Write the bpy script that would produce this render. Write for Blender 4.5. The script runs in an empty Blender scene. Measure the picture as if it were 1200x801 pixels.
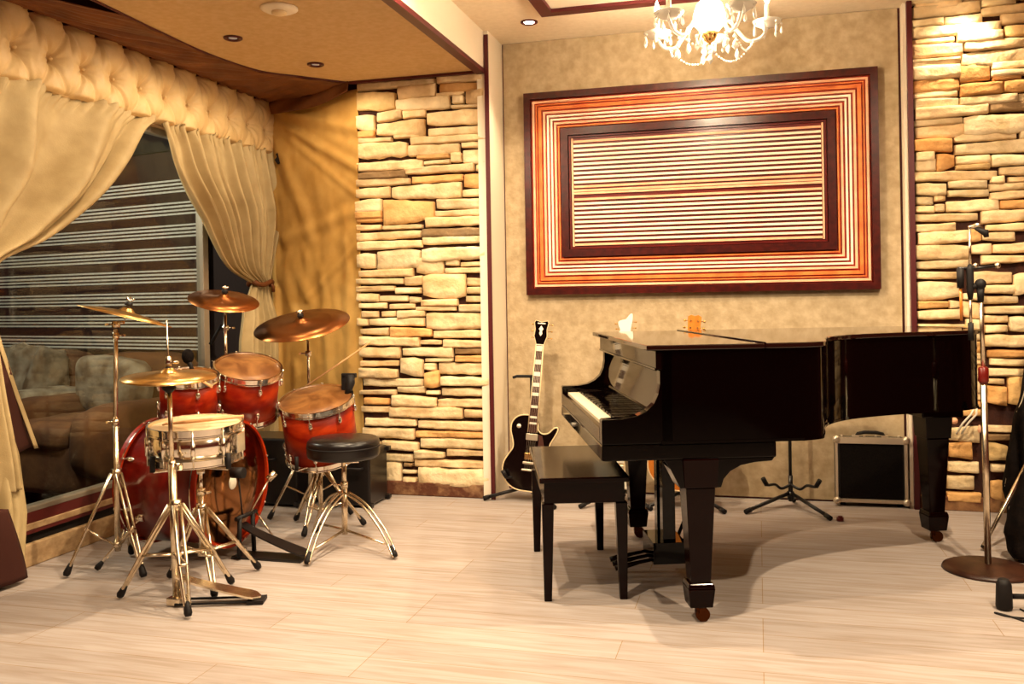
import bpy, bmesh, math, random
from mathutils import Vector, Matrix, noise
random.seed(7)
PI = math.pi
scene = bpy.context.scene
COL = scene.collection
# ------------------------------------------------------------------ camera
CAM_H, YAW, ROLL, FPX = 1.2, 0.2653, -0.0166, 1059.2
cam = bpy.data.cameras.new('camera')
cam_o = bpy.data.objects.new('camera', cam)
COL.objects.link(cam_o)
cam.sensor_fit = 'HORIZONTAL'; cam.sensor_width = 36.0
cam.lens = FPX / 1200.0 * 36.0
cam.shift_y = -(400.5 - 348.8) / 1200.0
cam.clip_start = 0.05; cam.clip_end = 60
fw = Vector((-math.sin(YAW), math.cos(YAW), 0)); rt = Vector((math.cos(YAW), math.sin(YAW), 0)); up = Vector((0, 0, 1))
c_, s_ = math.cos(ROLL), math.sin(ROLL)
r2 = rt * c_ + up * s_; u2 = up * c_ - rt * s_
cam_o.matrix_world = Matrix(((r2.x, u2.x, -fw.x, 0), (r2.y, u2.y, -fw.y, 0), (r2.z, u2.z, -fw.z, CAM_H), (0, 0, 0, 1)))
scene.camera = cam_o
# ------------------------------------------------------------------ world, exposure
world = bpy.data.worlds.new('world'); scene.world = world; world.use_nodes = True
bg = world.node_tree.nodes['Background']
bg.inputs[0].default_value = (1.0, 0.16, 0.07, 1); bg.inputs[1].default_value = 0.05
vs = scene.view_settings
vs.view_transform = 'Standard'; vs.look = 'None'; vs.gamma = 1.0; vs.use_curve_mapping = False
vs.exposure = 0.97
SPOT_W = 105.0
WARM = (1.0, 0.79, 0.53)
# ceiling downlights of the room, two in the alcove added for light: x, y, z, watts, cone degrees  (fixtures are built with their light further down)
MAIN_SPOTS = [(-1.25, 5.08, 0.35), (1.10, 5.24, 0.22), (-1.25, 3.5, 1.15), (1.15, 3.5, 1.25), (-1.15, 2.1, 1.05), (1.15, 2.0, 1.45)]
ALCOVE_SPOTS = [(-2.57, 4.096, 0.09), (-2.418, 4.70, 0.13), (-2.0, 2.9, 0.30), (-2.0, 1.3, 0.15)]  # last two are unseen, added to light the curtains and pier
def add_light(name, kind, loc, energy, color=WARM, **kw):
    l = bpy.data.lights.new(name, kind); l.energy = energy; l.color = color
    for k, v in kw.items(): setattr(l, k, v)
    o = bpy.data.objects.new(name, l); COL.objects.link(o); o.location = loc
    return o
for i, (x, y, k) in enumerate(MAIN_SPOTS):
    add_light('downlight_beam', 'SPOT', (x, y, 2.765), SPOT_W * k, spot_size=math.radians(84 if i < 1 else 128 if i < 2 else 168), spot_blend=0.8, shadow_soft_size=0.03)
for i, (x, y, k) in enumerate(ALCOVE_SPOTS):
    add_light('downlight_beam', 'SPOT', (x, y, 2.525), SPOT_W * k, spot_size=math.radians(176), spot_blend=0.3, shadow_soft_size=0.035)
add_light('chandelier_glow', 'POINT', (-0.22, 4.40, 2.50), 105, shadow_soft_size=0.10)
add_light('lounge_lamp_glow', 'POINT', (-4.5, 3.7, 2.3), 60, color=(0.95, 0.88, 0.72), shadow_soft_size=0.15)  # added point light without a fixture, brightens the blind and sofa

# ------------------------------------------------------------------ mesh builder
class MB:
    def __init__(s): s.v = []; s.f = []; s.sm = []; s.fc = []
    def add(s, vs_, fs_, smooth=False, col=None, M=None):
        b = len(s.v)
        if M is not None: vs_ = [M @ Vector(v) for v in vs_]
        s.v += [tuple(v) for v in vs_]
        s.f += [tuple(b + i for i in f) for f in fs_]; s.sm += [smooth] * len(fs_); s.fc += [col] * len(fs_)
        return s
    def box(s, x0, x1, y0, y1, z0, z1, M=None, col=None):
        vs_ = [(x, y, z) for x in (x0, x1) for y in (y0, y1) for z in (z0, z1)]
        return s.add(vs_, [(0, 1, 3, 2), (4, 6, 7, 5), (0, 4, 5, 1), (2, 3, 7, 6), (0, 2, 6, 4), (1, 5, 7, 3)], False, col, M)
    def taper(s, c0, h0, c1, h1, M=None):   # square frustum, centre & half sizes (hx,hy)
        vs_ = [(c0[0] + i * h0[0], c0[1] + j * h0[1], c0[2]) for i, j in ((-1, -1), (1, -1), (1, 1), (-1, 1))]
        vs_ += [(c1[0] + i * h1[0], c1[1] + j * h1[1], c1[2]) for i, j in ((-1, -1), (1, -1), (1, 1), (-1, 1))]
        return s.add(vs_, [(3, 2, 1, 0), (4, 5, 6, 7), (0, 1, 5, 4), (1, 2, 6, 5), (2, 3, 7, 6), (3, 0, 4, 7)], False, None, M)
    def tube(s, pts, r, seg=10, M=None, closed=False, caps=True):
        pts = [Vector(p) for p in pts]; n = len(pts)
        rs = r if isinstance(r, (list, tuple)) else [r] * n
        T = []
        for i in range(n):
            a = pts[(i - 1) % n] if (closed or i > 0) else pts[i]; b = pts[(i + 1) % n] if (closed or i < n - 1) else pts[i]
            T.append((b - a).normalized())
        t = T[0]; x = t.orthogonal().normalized(); vs_ = []
        for i in range(n):
            t = T[i]; x = (x - t * x.dot(t))
            x = x.normalized() if x.length > 1e-6 else t.orthogonal().normalized()
            y = t.cross(x)
            for k in range(seg):
                a = 2 * PI * k / seg; vs_.append(pts[i] + (x * math.cos(a) + y * math.sin(a)) * rs[i])
        fs_ = []
        for i in range(n if closed else n - 1):
            j = (i + 1) % n
            for k in range(seg):
                l = (k + 1) % seg; fs_.append((i * seg + k, i * seg + l, j * seg + l, j * seg + k))
        s.add(vs_, fs_, True, None, M)
        if caps and not closed:
            b = len(s.v) - len(vs_)
            s.f += [tuple(b + k for k in reversed(range(seg))), tuple(b + (n - 1) * seg + k for k in range(seg))]; s.sm += [False] * 2; s.fc += [None] * 2
        return s
    def cyl(s, p0, p1, r0, r1=None, seg=14, M=None):
        return s.tube([p0, p1], [r0, r0 if r1 is None else r1], seg, M)
    def lathe(s, prof, seg=32, M=None, smooth=True, close=False):   # prof: (r,z) about z axis
        vs_ = []; fs_ = []; n = len(prof)
        for (r, z) in prof:
            for k in range(seg):
                a = 2 * PI * k / seg; vs_.append((r * math.cos(a), r * math.sin(a), z))
        for i in range(n if close else n - 1):
            j = (i + 1) % n
            for k in range(seg):
                l = (k + 1) % seg; fs_.append((i * seg + k, i * seg + l, j * seg + l, j * seg + k))
        s.add(vs_, fs_, smooth, None, M)
        if not close:
            b = len(s.v) - len(vs_)
            for i, rev in ((0, True), (n - 1, False)):
                if prof[i][0] > 1e-4:
                    idx = [b + i * seg + k for k in range(seg)]
                    s.f.append(tuple(reversed(idx)) if rev else tuple(idx)); s.sm.append(False); s.fc.append(None)
        return s
    def prism(s, poly, z0, z1, M=None, smooth=False, inset=0.0):    # polygon in xy, extruded z0..z1
        n = len(poly); vs_ = [(p[0], p[1], z0) for p in poly] + [(p[0], p[1], z1) for p in poly]
        fs_ = [(i, (i + 1) % n, n + (i + 1) % n, n + i) for i in range(n)]
        s.add(vs_, fs_, smooth, None, M); b = len(s.v) - 2 * n
        s.f += [tuple(b + i for i in reversed(range(n))), tuple(b + n + i for i in range(n))]; s.sm += [False] * 2; s.fc += [None] * 2
        return s
    def grid(s, nu, nv, fn, M=None, smooth=True, wrap=False):
        vs_ = [fn(i / (nu - 1), j / (nv - 1)) for j in range(nv) for i in range(nu)]
        fs_ = [(j * nu + i, j * nu + i + 1, (j + 1) * nu + i + 1, (j + 1) * nu + i) for j in range(nv - 1) for i in range(nu - 1)]
        return s.add(vs_, fs_, smooth, None, M)
    def ball(s, c, r, seg=12, M=None, sc=(1, 1, 1)):
        prof = [(max(1e-5, r * math.sin(PI * i / 8)), -r * math.cos(PI * i / 8)) for i in range(9)]
        MM = Matrix.Translation(Vector(c)) @ Matrix.Diagonal((sc[0], sc[1], sc[2], 1))
        if M is not None: MM = M @ MM
        return s.lathe(prof, seg, MM)
    def build(s, name, mat, parent=None, local=True, bevel=0, solid=0, subsurf=0, kind=None):
        me = bpy.data.meshes.new(name)
        vs_ = s.v
        if parent is not None and not local:
            inv = wm(parent).inverted(); vs_ = [tuple(inv @ Vector(v)) for v in vs_]
        me.from_pydata(vs_, [], s.f); me.polygons.foreach_set('use_smooth', s.sm)
        if any(c is not None for c in s.fc):
            ca = me.color_attributes.new('tint', 'FLOAT_COLOR', 'CORNER')
            for p in me.polygons:
                c = s.fc[p.index] or (1, 1, 1)
                for li in p.loop_indices: ca.data[li].color = (c[0], c[1], c[2], 1)
        me.update()
        bm = bmesh.new(); bm.from_mesh(me); bmesh.ops.recalc_face_normals(bm, faces=bm.faces); bm.to_mesh(me); bm.free()
        o = bpy.data.objects.new(name, me); COL.objects.link(o)
        if mat: me.materials.append(mat)
        if parent is not None: o.parent = parent
        if bevel:
            m = o.modifiers.new('bevel', 'BEVEL'); m.width = bevel; m.segments = 2; m.limit_method = 'ANGLE'; m.angle_limit = math.radians(40)
        if solid:
            m = o.modifiers.new('thickness', 'SOLIDIFY'); m.thickness = solid
        if subsurf:
            m = o.modifiers.new('subdivide', 'SUBSURF'); m.levels = subsurf; m.render_levels = subsurf
        if kind: o['kind'] = kind
        return o
def wm(o):
    M = o.matrix_basis.copy()
    while o.parent is not None:
        o = o.parent; M = o.matrix_basis @ M
    return M
def thing(name, label, cat, loc=(0, 0, 0), rotz=0, group=None, M=None):
    o = bpy.data.objects.new(name, None); COL.objects.link(o); o.empty_display_size = 0.1
    o.matrix_basis = M if M is not None else Matrix.Translation(Vector(loc)) @ Matrix.Rotation(rotz, 4, 'Z')
    o['label'] = label; o['category'] = cat
    if group: o['group'] = group
    return o
def tag(o, label, cat, group=None, kind=None):
    o['label'] = label; o['category'] = cat
    if group: o['group'] = group
    if kind: o['kind'] = kind
    return o
def struct(name, mb, mat, **kw): return mb.build(name, mat, kind='structure', **kw)
def relabel(o, lab): o['label'] = lab; return o
def copy_thing(src, M, label):
    r = src.copy(); COL.objects.link(r); r.matrix_basis = M; r['label'] = label
    for ch in list(src.children):
        c = ch.copy(); COL.objects.link(c); c.parent = r
        for g in list(ch.children):
            d = g.copy(); COL.objects.link(d); d.parent = c
    return r
def axisM(origin, z, xhint=(1, 0, 0)):
    z = Vector(z).normalized(); x = Vector(xhint); x = (x - z * x.dot(z)).normalized(); y = z.cross(x)
    return Matrix(((x.x, y.x, z.x, origin[0]), (x.y, y.y, z.y, origin[1]), (x.z, y.z, z.z, origin[2]), (0, 0, 0, 1)))
def catmull(pts, n=6, closed=True):
    out = []; N = len(pts)
    for i in range(N if closed else N - 1):
        p = [pts[(i + k) % N] if closed else pts[max(0, min(N - 1, i + k))] for k in (-1, 0, 1, 2)]
        for j in range(n):
            t = j / n
            out.append(tuple(0.5 * (2 * b + (c - a) * t + (2 * a - 5 * b + 4 * c - d) * t * t + (-a + 3 * b - 3 * c + d) * t ** 3) for a, b, c, d in zip(*p)))
    if not closed: out.append(tuple(pts[-1]))
    return out

# ------------------------------------------------------------------ materials
def mat(name, col, rough=0.5, metal=0.0, spec=0.5, emit=None, estr=0, trans=0, coat=0, ior=1.45):
    m = bpy.data.materials.new(name); m.use_nodes = True; b = m.node_tree.nodes['Principled BSDF']
    b.inputs['Base Color'].default_value = (*col, 1); b.inputs['Roughness'].default_value = rough; b.inputs['Metallic'].default_value = metal
    b.inputs['Specular IOR Level'].default_value = spec; b.inputs['Transmission Weight'].default_value = trans; b.inputs['IOR'].default_value = ior
    b.inputs['Coat Weight'].default_value = coat; b.inputs['Coat Roughness'].default_value = 0.04
    if emit: b.inputs['Emission Color'].default_value = (*emit, 1); b.inputs['Emission Strength'].default_value = estr
    return m
def noisy(name, c1, c2, scale=5, stretch=(1, 1, 1), rough=0.5, bump=0.0, bscale=None, detail=4, metal=0, spec=0.5, coat=0, lo=0.35, hi=0.65, dist=0.0):
    m = mat(name, c1, rough, metal, spec, coat=coat); nt = m.node_tree; b = nt.nodes['Principled BSDF']
    tc = nt.nodes.new('ShaderNodeTexCoord'); mp = nt.nodes.new('ShaderNodeMapping'); mp.inputs['Scale'].default_value = stretch
    nz = nt.nodes.new('ShaderNodeTexNoise'); nz.inputs['Scale'].default_value = scale; nz.inputs['Detail'].default_value = detail; nz.inputs['Distortion'].default_value = dist
    cr = nt.nodes.new('ShaderNodeValToRGB'); cr.color_ramp.elements[0].color = (*c1, 1); cr.color_ramp.elements[1].color = (*c2, 1)
    cr.color_ramp.elements[0].position = lo; cr.color_ramp.elements[1].position = hi
    L = nt.links.new
    L(tc.outputs['Object'], mp.inputs['Vector']); L(mp.outputs[0], nz.inputs['Vector']); L(nz.outputs['Fac'], cr.inputs[0]); L(cr.outputs[0], b.inputs['Base Color'])
    if bump:
        bn = nt.nodes.new('ShaderNodeBump'); bn.inputs['Strength'].default_value = bump; bn.inputs['Distance'].default_value = 0.01
        n2 = nt.nodes.new('ShaderNodeTexNoise'); n2.inputs['Scale'].default_value = bscale or scale * 3; n2.inputs['Detail'].default_value = 5
        L(mp.outputs[0], n2.inputs['Vector']); L(n2.outputs['Fac'], bn.inputs['Height']); L(bn.outputs[0], b.inputs['Normal'])
    return m
def tinted(name, mulc, rough, scale, bump, spec=0.3, var=0.35):  # uses per-face tint attribute times noise
    m = mat(name, (1, 1, 1), rough, 0, spec); nt = m.node_tree; b = nt.nodes['Principled BSDF']; L = nt.links.new
    at = nt.nodes.new('ShaderNodeAttribute'); at.attribute_name = 'tint'
    tc = nt.nodes.new('ShaderNodeTexCoord')
    nz = nt.nodes.new('ShaderNodeTexNoise'); nz.inputs['Scale'].default_value = scale; nz.inputs['Detail'].default_value = 6
    cr = nt.nodes.new('ShaderNodeValToRGB'); cr.color_ramp.elements[0].position = 0.3; cr.color_ramp.elements[1].position = 0.7
    cr.color_ramp.elements[0].color = (1 - var, (1 - var) * .88, (1 - var) * .7, 1); cr.color_ramp.elements[1].color = (1, 1, 1, 1)
    mx = nt.nodes.new('ShaderNodeMixRGB'); mx.blend_type = 'MULTIPLY'; mx.inputs[0].default_value = 1
    L(tc.outputs['Object'], nz.inputs['Vector']); L(nz.outputs['Fac'], cr.inputs[0]); L(cr.outputs[0], mx.inputs[2]); L(at.outputs['Color'], mx.inputs[1]); L(mx.outputs[0], b.inputs['Base Color'])
    n2 = nt.nodes.new('ShaderNodeTexNoise'); n2.inputs['Scale'].default_value = scale * 3; n2.inputs['Detail'].default_value = 6
    bn = nt.nodes.new('ShaderNodeBump'); bn.inputs['Strength'].default_value = bump; bn.inputs['Distance'].default_value = 0.02
    L(tc.outputs['Object'], n2.inputs['Vector']); L(n2.outputs['Fac'], bn.inputs['Height']); L(bn.outputs[0], b.inputs['Normal'])
    return m
def glass(name, rough=0.0, mixf=0.08, tint=(0.95, 0.97, 0.95)):
    m = bpy.data.materials.new(name); m.use_nodes = True; nt = m.node_tree; nt.nodes.clear(); L = nt.links.new
    o = nt.nodes.new('ShaderNodeOutputMaterial'); t = nt.nodes.new('ShaderNodeBsdfTransparent'); t.inputs[0].default_value = (*tint, 1)
    g = nt.nodes.new('ShaderNodeBsdfGlossy'); g.inputs['Roughness'].default_value = rough; fr = nt.nodes.new('ShaderNodeFresnel'); fr.inputs[0].default_value = 1.18
    mx = nt.nodes.new('ShaderNodeMixShader'); L(fr.outputs[0], mx.inputs[0]); L(t.outputs[0], mx.inputs[1]); L(g.outputs[0], mx.inputs[2]); L(mx.outputs[0], o.inputs[0])
    return m
M_ = {}
def floor_mat():
    m = mat('pale_oak_floor', (.7, .6, .45), 0.6, 0, 0.08); nt = m.node_tree; b = nt.nodes['Principled BSDF']; L = nt.links.new
    tc = nt.nodes.new('ShaderNodeTexCoord')
    br = nt.nodes.new('ShaderNodeTexBrick'); br.inputs['Scale'].default_value = 1; br.inputs['Brick Width'].default_value = 1.28; br.inputs['Row Height'].default_value = 0.165
    br.inputs['Mortar Size'].default_value = 0.0016; br.inputs['Mortar Smooth'].default_value = 0.3; br.offset = 0.37; br.offset_frequency = 3
    br.inputs['Color1'].default_value = (0.37, 0.322, 0.30, 1); br.inputs['Color2'].default_value = (0.42, 0.370, 0.350, 1); br.inputs['Mortar'].default_value = (0.30, 0.20, 0.11, 1)
    mp = nt.nodes.new('ShaderNodeMapping'); mp.inputs['Scale'].default_value = (1.3, 16, 1)
    nz = nt.nodes.new('ShaderNodeTexNoise'); nz.inputs['Scale'].default_value = 2.2; nz.inputs['Detail'].default_value = 7; nz.inputs['Distortion'].default_value = 0.8
    cr = nt.nodes.new('ShaderNodeValToRGB'); cr.color_ramp.elements[0].position = 0.32; cr.color_ramp.elements[1].position = 0.62
    cr.color_ramp.elements[0].color = (0.74, 0.66, 0.56, 1); cr.color_ramp.elements[1].color = (1, 1, 1, 1)
    mx = nt.nodes.new('ShaderNodeMixRGB'); mx.blend_type = 'MULTIPLY'; mx.inputs[0].default_value = 0.75
    L(tc.outputs['Object'], br.inputs['Vector']); L(tc.outputs['Object'], mp.inputs[0]); L(mp.outputs[0], nz.inputs['Vector']); L(nz.outputs['Fac'], cr.inputs[0])
    L(br.outputs['Color'], mx.inputs[1]); L(cr.outputs[0], mx.inputs[2]); L(mx.outputs[0], b.inputs['Base Color'])
    bn = nt.nodes.new('ShaderNodeBump'); bn.inputs['Strength'].default_value = 0.08; bn.inputs['Distance'].default_value = 0.005
    L(nz.outputs['Fac'], bn.inputs['Height']); L(bn.outputs[0], b.inputs['Normal'])
    return m
M_['floor'] = floor_mat()
M_['wall'] = noisy('mottled_wall_fabric', (0.38, 0.285, 0.165), (0.52, 0.405, 0.26), 22, (1, 1, 1), 0.9, 0.25, 60, 8, spec=0.1, lo=.3, hi=.7)
M_['ceiling'] = noisy('ceiling_paint', (0.84, 0.71, 0.52), (0.90, 0.77, 0.58), 30, (1, 1, 1), 0.9, 0.12, 120, spec=0.1)
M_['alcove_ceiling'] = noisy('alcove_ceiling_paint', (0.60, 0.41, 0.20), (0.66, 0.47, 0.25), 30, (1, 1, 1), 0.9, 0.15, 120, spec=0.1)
M_['cream_paint'] = mat('cream_paint', (0.84, 0.74, 0.58), 0.7, spec=0.2)
M_['dark_red_trim'] = mat('dark_red_trim', (0.075, 0.004, 0.006), 0.45)
M_['mortar'] = noisy('dark_mortar', (0.022, 0.005, 0.003), (0.05, 0.013, 0.006), 20, rough=0.95, bump=0.4)
M_['stone'] = tinted('ledge_stone', (1, 1, 1), 0.85, 9, 0.55)
M_['skirting'] = noisy('worn_oak_skirting', (0.34, 0.21, 0.10), (0.5, 0.34, 0.18), 6, (1, 4, 6), 0.6)
M_['back_room'] = mat('dark_back_room_paint', (0.018, 0.008, 0.005), 0.8)  # near-black colour stands in for the darkness of the room beyond
M_['rail'] = mat('grey_metal_rail', (0.36, 0.31, 0.24), 0.4, 0.5)
M_['wine'] = mat('wine_red_sill', (0.10, 0.012, 0.010), 0.5)
M_['glass'] = glass('window_glass')
M_['chrome'] = mat('chrome', (0.86, 0.80, 0.70), 0.13, 1.0)
M_['old_chrome'] = noisy('worn_chrome', (0.66, 0.54, 0.38), (0.86, 0.76, 0.58), 30, rough=0.24, metal=1.0)
M_['rubber'] = mat('black_rubber', (0.008, 0.006, 0.006), 0.6, spec=0.3)
M_['black_metal'] = mat('black_metal', (0.008, 0.006, 0.006), 0.35, 0.0, 0.5)
M_['black_lacquer'] = mat('black_piano_lacquer', (0.0012, 0.0004, 0.0004), 0.06, 0, 0.22)
M_['black_leather'] = mat('black_vinyl', (0.006, 0.004, 0.004), 0.3, 0, 0.5)
M_['red_lacquer'] = noisy('red_lacquered_drum_wood', (0.19, 0.006, 0.001), (0.36, 0.030, 0.003), 3, (2, 2, 5), 0.38, coat=0.0, lo=.4, hi=.65, spec=.2)
M_['kick_red'] = noisy('deep_red_lacquer', (0.10, 0.002, 0.001), (0.17, 0.006, 0.002), 3, (2, 2, 5), 0.3, coat=0.25)
M_['ivory'] = mat('ivory_keys', (0.86, 0.74, 0.52), 0.25)
M_['lining'] = mat('dark_curtain_lining', (0.045, 0.007, 0.002), 0.85)  # inner side of the curtain, its shade put into the colour
M_['brass_gold'] = noisy('cymbal_bronze', (0.62, 0.34, 0.10), (0.80, 0.50, 0.18), 3, (1, 1, 1), 0.28, metal=1.0)
M_['copper'] = noisy('copper_cymbal_bronze', (0.32, 0.095, 0.028), (0.46, 0.17, 0.05), 3, (1, 1, 1), 0.3, metal=1.0)
M_['dark_bronze'] = noisy('dark_ride_bronze', (0.20, 0.06, 0.018), (0.34, 0.13, 0.04), 3, (1, 1, 1), 0.3, metal=1.0)
M_['gold'] = mat('gold_hardware', (0.8, 0.5, 0.18), 0.25, 1)
M_['aged_brass'] = mat('aged_brass_castor', (0.07, 0.02, 0.006), 0.35, 1)
M_['head'] = noisy('worn_tan_drum_head', (0.13, 0.045, 0.011), (0.30, 0.135, 0.040), 5, rough=0.35, dist=1.5)
M_['snare_head'] = noisy('coated_snare_head', (0.72, 0.50, 0.26), (0.85, 0.66, 0.40), 5, rough=0.5)
M_['wood_stick'] = mat('hickory', (0.62, 0.33, 0.14), 0.5)
M_['white'] = mat('white_lacquer', (0.85, 0.80, 0.66), 0.3, coat=0.4)
M_['cream_bind'] = mat('cream_binding', (0.80, 0.62, 0.36), 0.4)
M_['pearl'] = mat('pearl_inlay', (0.86, 0.78, 0.64), 0.25)
M_['rosewood'] = mat('rosewood', (0.055, 0.014, 0.008), 0.45)
M_['orange_top'] = noisy('orange_spruce_top', (0.50, 0.14, 0.018), (0.62, 0.21, 0.03), 4, (12, 1, 1), 0.25, coat=0.4)
M_['mahogany'] = noisy('dark_mahogany', (0.10, 0.014, 0.006), (0.16, 0.026, 0.010), 5, (1, 1, 5), 0.3, coat=0.3)
M_['espresso'] = mat('dark_espresso_lacquer', (0.0045, 0.0003, 0.0002), 0.12, 0, 0.16)
M_['lid'] = mat('mirror_piano_lid', (0.012, 0.003, 0.002), 0.045, 0, 0.7)
M_['silver'] = mat('silver_edging', (0.75, 0.66, 0.52), 0.35, 0.8)
M_['grille'] = noisy('black_grille_cloth', (0.004, 0.003, 0.003), (0.010, 0.007, 0.006), 200, rough=0.95, spec=0.1)
# ---- stone layouts measured on the wall planes: x, z, width, height, tone
PIER_STONES = [(-2.132,2.529,0.521,0.044,0),(-1.712,2.531,0.299,0.047,0),(-2.266,2.434,0.263,0.123,1),(-1.994,2.465,0.249,0.081,0),(-1.707,2.48,0.281,0.053,3),(-1.78,2.441,0.18,0.023,0),(-1.958,2.392,0.352,0.068,0),(-1.728,2.403,0.074,0.055,0),(-1.617,2.416,0.125,0.088,0),(-1.663,2.359,0.215,0.023,0),(-2.339,2.311,0.13,0.107,0),(-2.177,2.336,0.165,0.068,0),(-2.017,2.335,0.154,0.047,0),(-1.744,2.295,0.377,0.105,0),(-2.104,2.258,0.319,0.094,0),(-2.335,2.233,0.114,0.041,3),(-1.733,2.216,0.387,0.05,0),(-2.277,2.192,0.232,0.036,0),(-2.049,2.203,0.205,0.024,0),(-1.792,2.168,0.496,0.047,0),(-2.227,2.125,0.332,0.113,0),(-1.889,2.11,0.332,0.061,0),(-1.64,2.126,0.153,0.04,0),(-1.894,2.068,0.211,0.03,3),(-1.629,2.06,0.15,0.083,0),(-1.747,2.047,0.07,0.067,0),(-2.184,2.032,0.445,0.068,0),(-1.87,2.032,0.169,0.027,0),(-1.859,1.987,0.452,0.054,0),(-1.592,1.988,0.059,0.043,0),(-2.232,1.978,0.327,0.045,2),(-1.873,1.934,0.335,0.047,3),(-1.633,1.911,0.139,0.09,3),(-2.228,1.928,0.363,0.048,0),(-2.296,1.867,0.23,0.06,0),(-1.945,1.855,0.458,0.091,0),(-1.634,1.836,0.153,0.053,0),(-2.327,1.792,0.179,0.076,0),(-2.062,1.742,0.34,0.139,1),(-1.727,1.772,0.302,0.057,0),(-2.33,1.731,0.182,0.041,3),(-1.736,1.72,0.313,0.04,0),(-2.327,1.696,0.175,0.028,3),(-1.755,1.667,0.399,0.06,0),(-2.33,1.651,0.171,0.034,0),(-2.105,1.647,0.27,0.034,0),(-1.77,1.606,0.413,0.05,2),(-2.198,1.597,0.434,0.051,0),(-1.78,1.554,0.389,0.047,0),(-2.193,1.541,0.438,0.055,0),(-1.771,1.477,0.417,0.087,0),(-2.35,1.449,0.131,0.096,0),(-2.132,1.45,0.289,0.109,0),(-1.929,1.404,0.179,0.094,0),(-1.784,1.422,0.095,0.044,0),(-1.644,1.407,0.178,0.027,0),(-1.693,1.37,0.277,0.037,0),(-2.218,1.367,0.365,0.048,0),(-1.838,1.276,0.277,0.151,0),(-1.626,1.298,0.139,0.05,0),(-2.258,1.316,0.318,0.041,0),(-2.036,1.317,0.118,0.051,0),(-2.288,1.272,0.26,0.041,0),(-2.072,1.256,0.174,0.044,0),(-1.629,1.245,0.129,0.043,0),(-2.342,1.215,0.149,0.055,0),(-2.17,1.207,0.194,0.038,0),(-2.03,1.196,0.08,0.041,0),(-1.87,1.182,0.239,0.044,0),(-1.63,1.195,0.143,0.043,0),(-2.309,1.163,0.186,0.034,0),(-2.116,1.162,0.172,0.037,0),(-1.894,1.142,0.264,0.03,0),(-1.657,1.144,0.182,0.047,0),(-2.328,1.115,0.112,0.041,0),(-2.208,1.117,0.099,0.034,0),(-2.055,1.112,0.185,0.048,0),(-1.757,1.07,0.402,0.09,0),(-2.379,1.065,0.08,0.045,0),(-2.153,1.063,0.368,0.044,0),(-2.302,1.006,0.197,0.045,0),(-2.058,0.998,0.276,0.058,3),(-1.735,0.988,0.356,0.053,0),(-2.202,0.941,0.405,0.058,0),(-1.931,0.938,0.14,0.034,0),(-1.705,0.926,0.298,0.05,0),(-2.27,0.872,0.281,0.065,0),(-1.952,0.879,0.331,0.064,0),(-1.668,0.884,0.224,0.04,2),(-2.273,0.807,0.263,0.038,0),(-2.058,0.796,0.152,0.122,0),(-1.881,0.829,0.186,0.024,0),(-1.666,0.837,0.217,0.04,3),(-1.936,0.788,0.079,0.044,0),(-1.718,0.774,0.334,0.073,0),(-2.279,0.751,0.259,0.062,0),(-1.926,0.709,0.1,0.094,3),(-1.712,0.695,0.32,0.063,0),(-2.186,0.69,0.4,0.055,0),(-2.063,0.647,0.185,0.041,0),(-2.286,0.627,0.25,0.034,0),(-1.921,0.631,0.093,0.027,0),(-1.713,0.635,0.306,0.043,0),(-2.295,0.575,0.174,0.041,3),(-2.046,0.579,0.294,0.061,0),(-1.725,0.57,0.341,0.06,0),(-2.306,0.519,0.193,0.045,0),(-1.971,0.507,0.479,0.064,0),(-1.64,0.503,0.167,0.05,0),(-2.203,0.443,0.346,0.062,0),(-1.792,0.431,0.46,0.054,0),(-2.221,0.374,0.35,0.055,0),(-1.795,0.376,0.492,0.037,3),(-2.14,0.301,0.241,0.061,0),(-1.782,0.321,0.456,0.054,0),(-2.326,0.305,0.115,0.045,0),(-1.951,0.251,0.198,0.051,0),(-1.7,0.268,0.281,0.043,0),(-2.16,0.227,0.205,0.044,0),(-2.326,0.227,0.119,0.043,0),(-1.805,0.203,0.493,0.047,0),(-2.259,0.122,0.248,0.127,0),(-2.081,0.143,0.095,0.027,0),(-2.082,0.092,0.095,0.034,0),(-1.793,0.116,0.464,0.094,0),(-2.089,0.185,0.062,0.022,2)]
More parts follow.
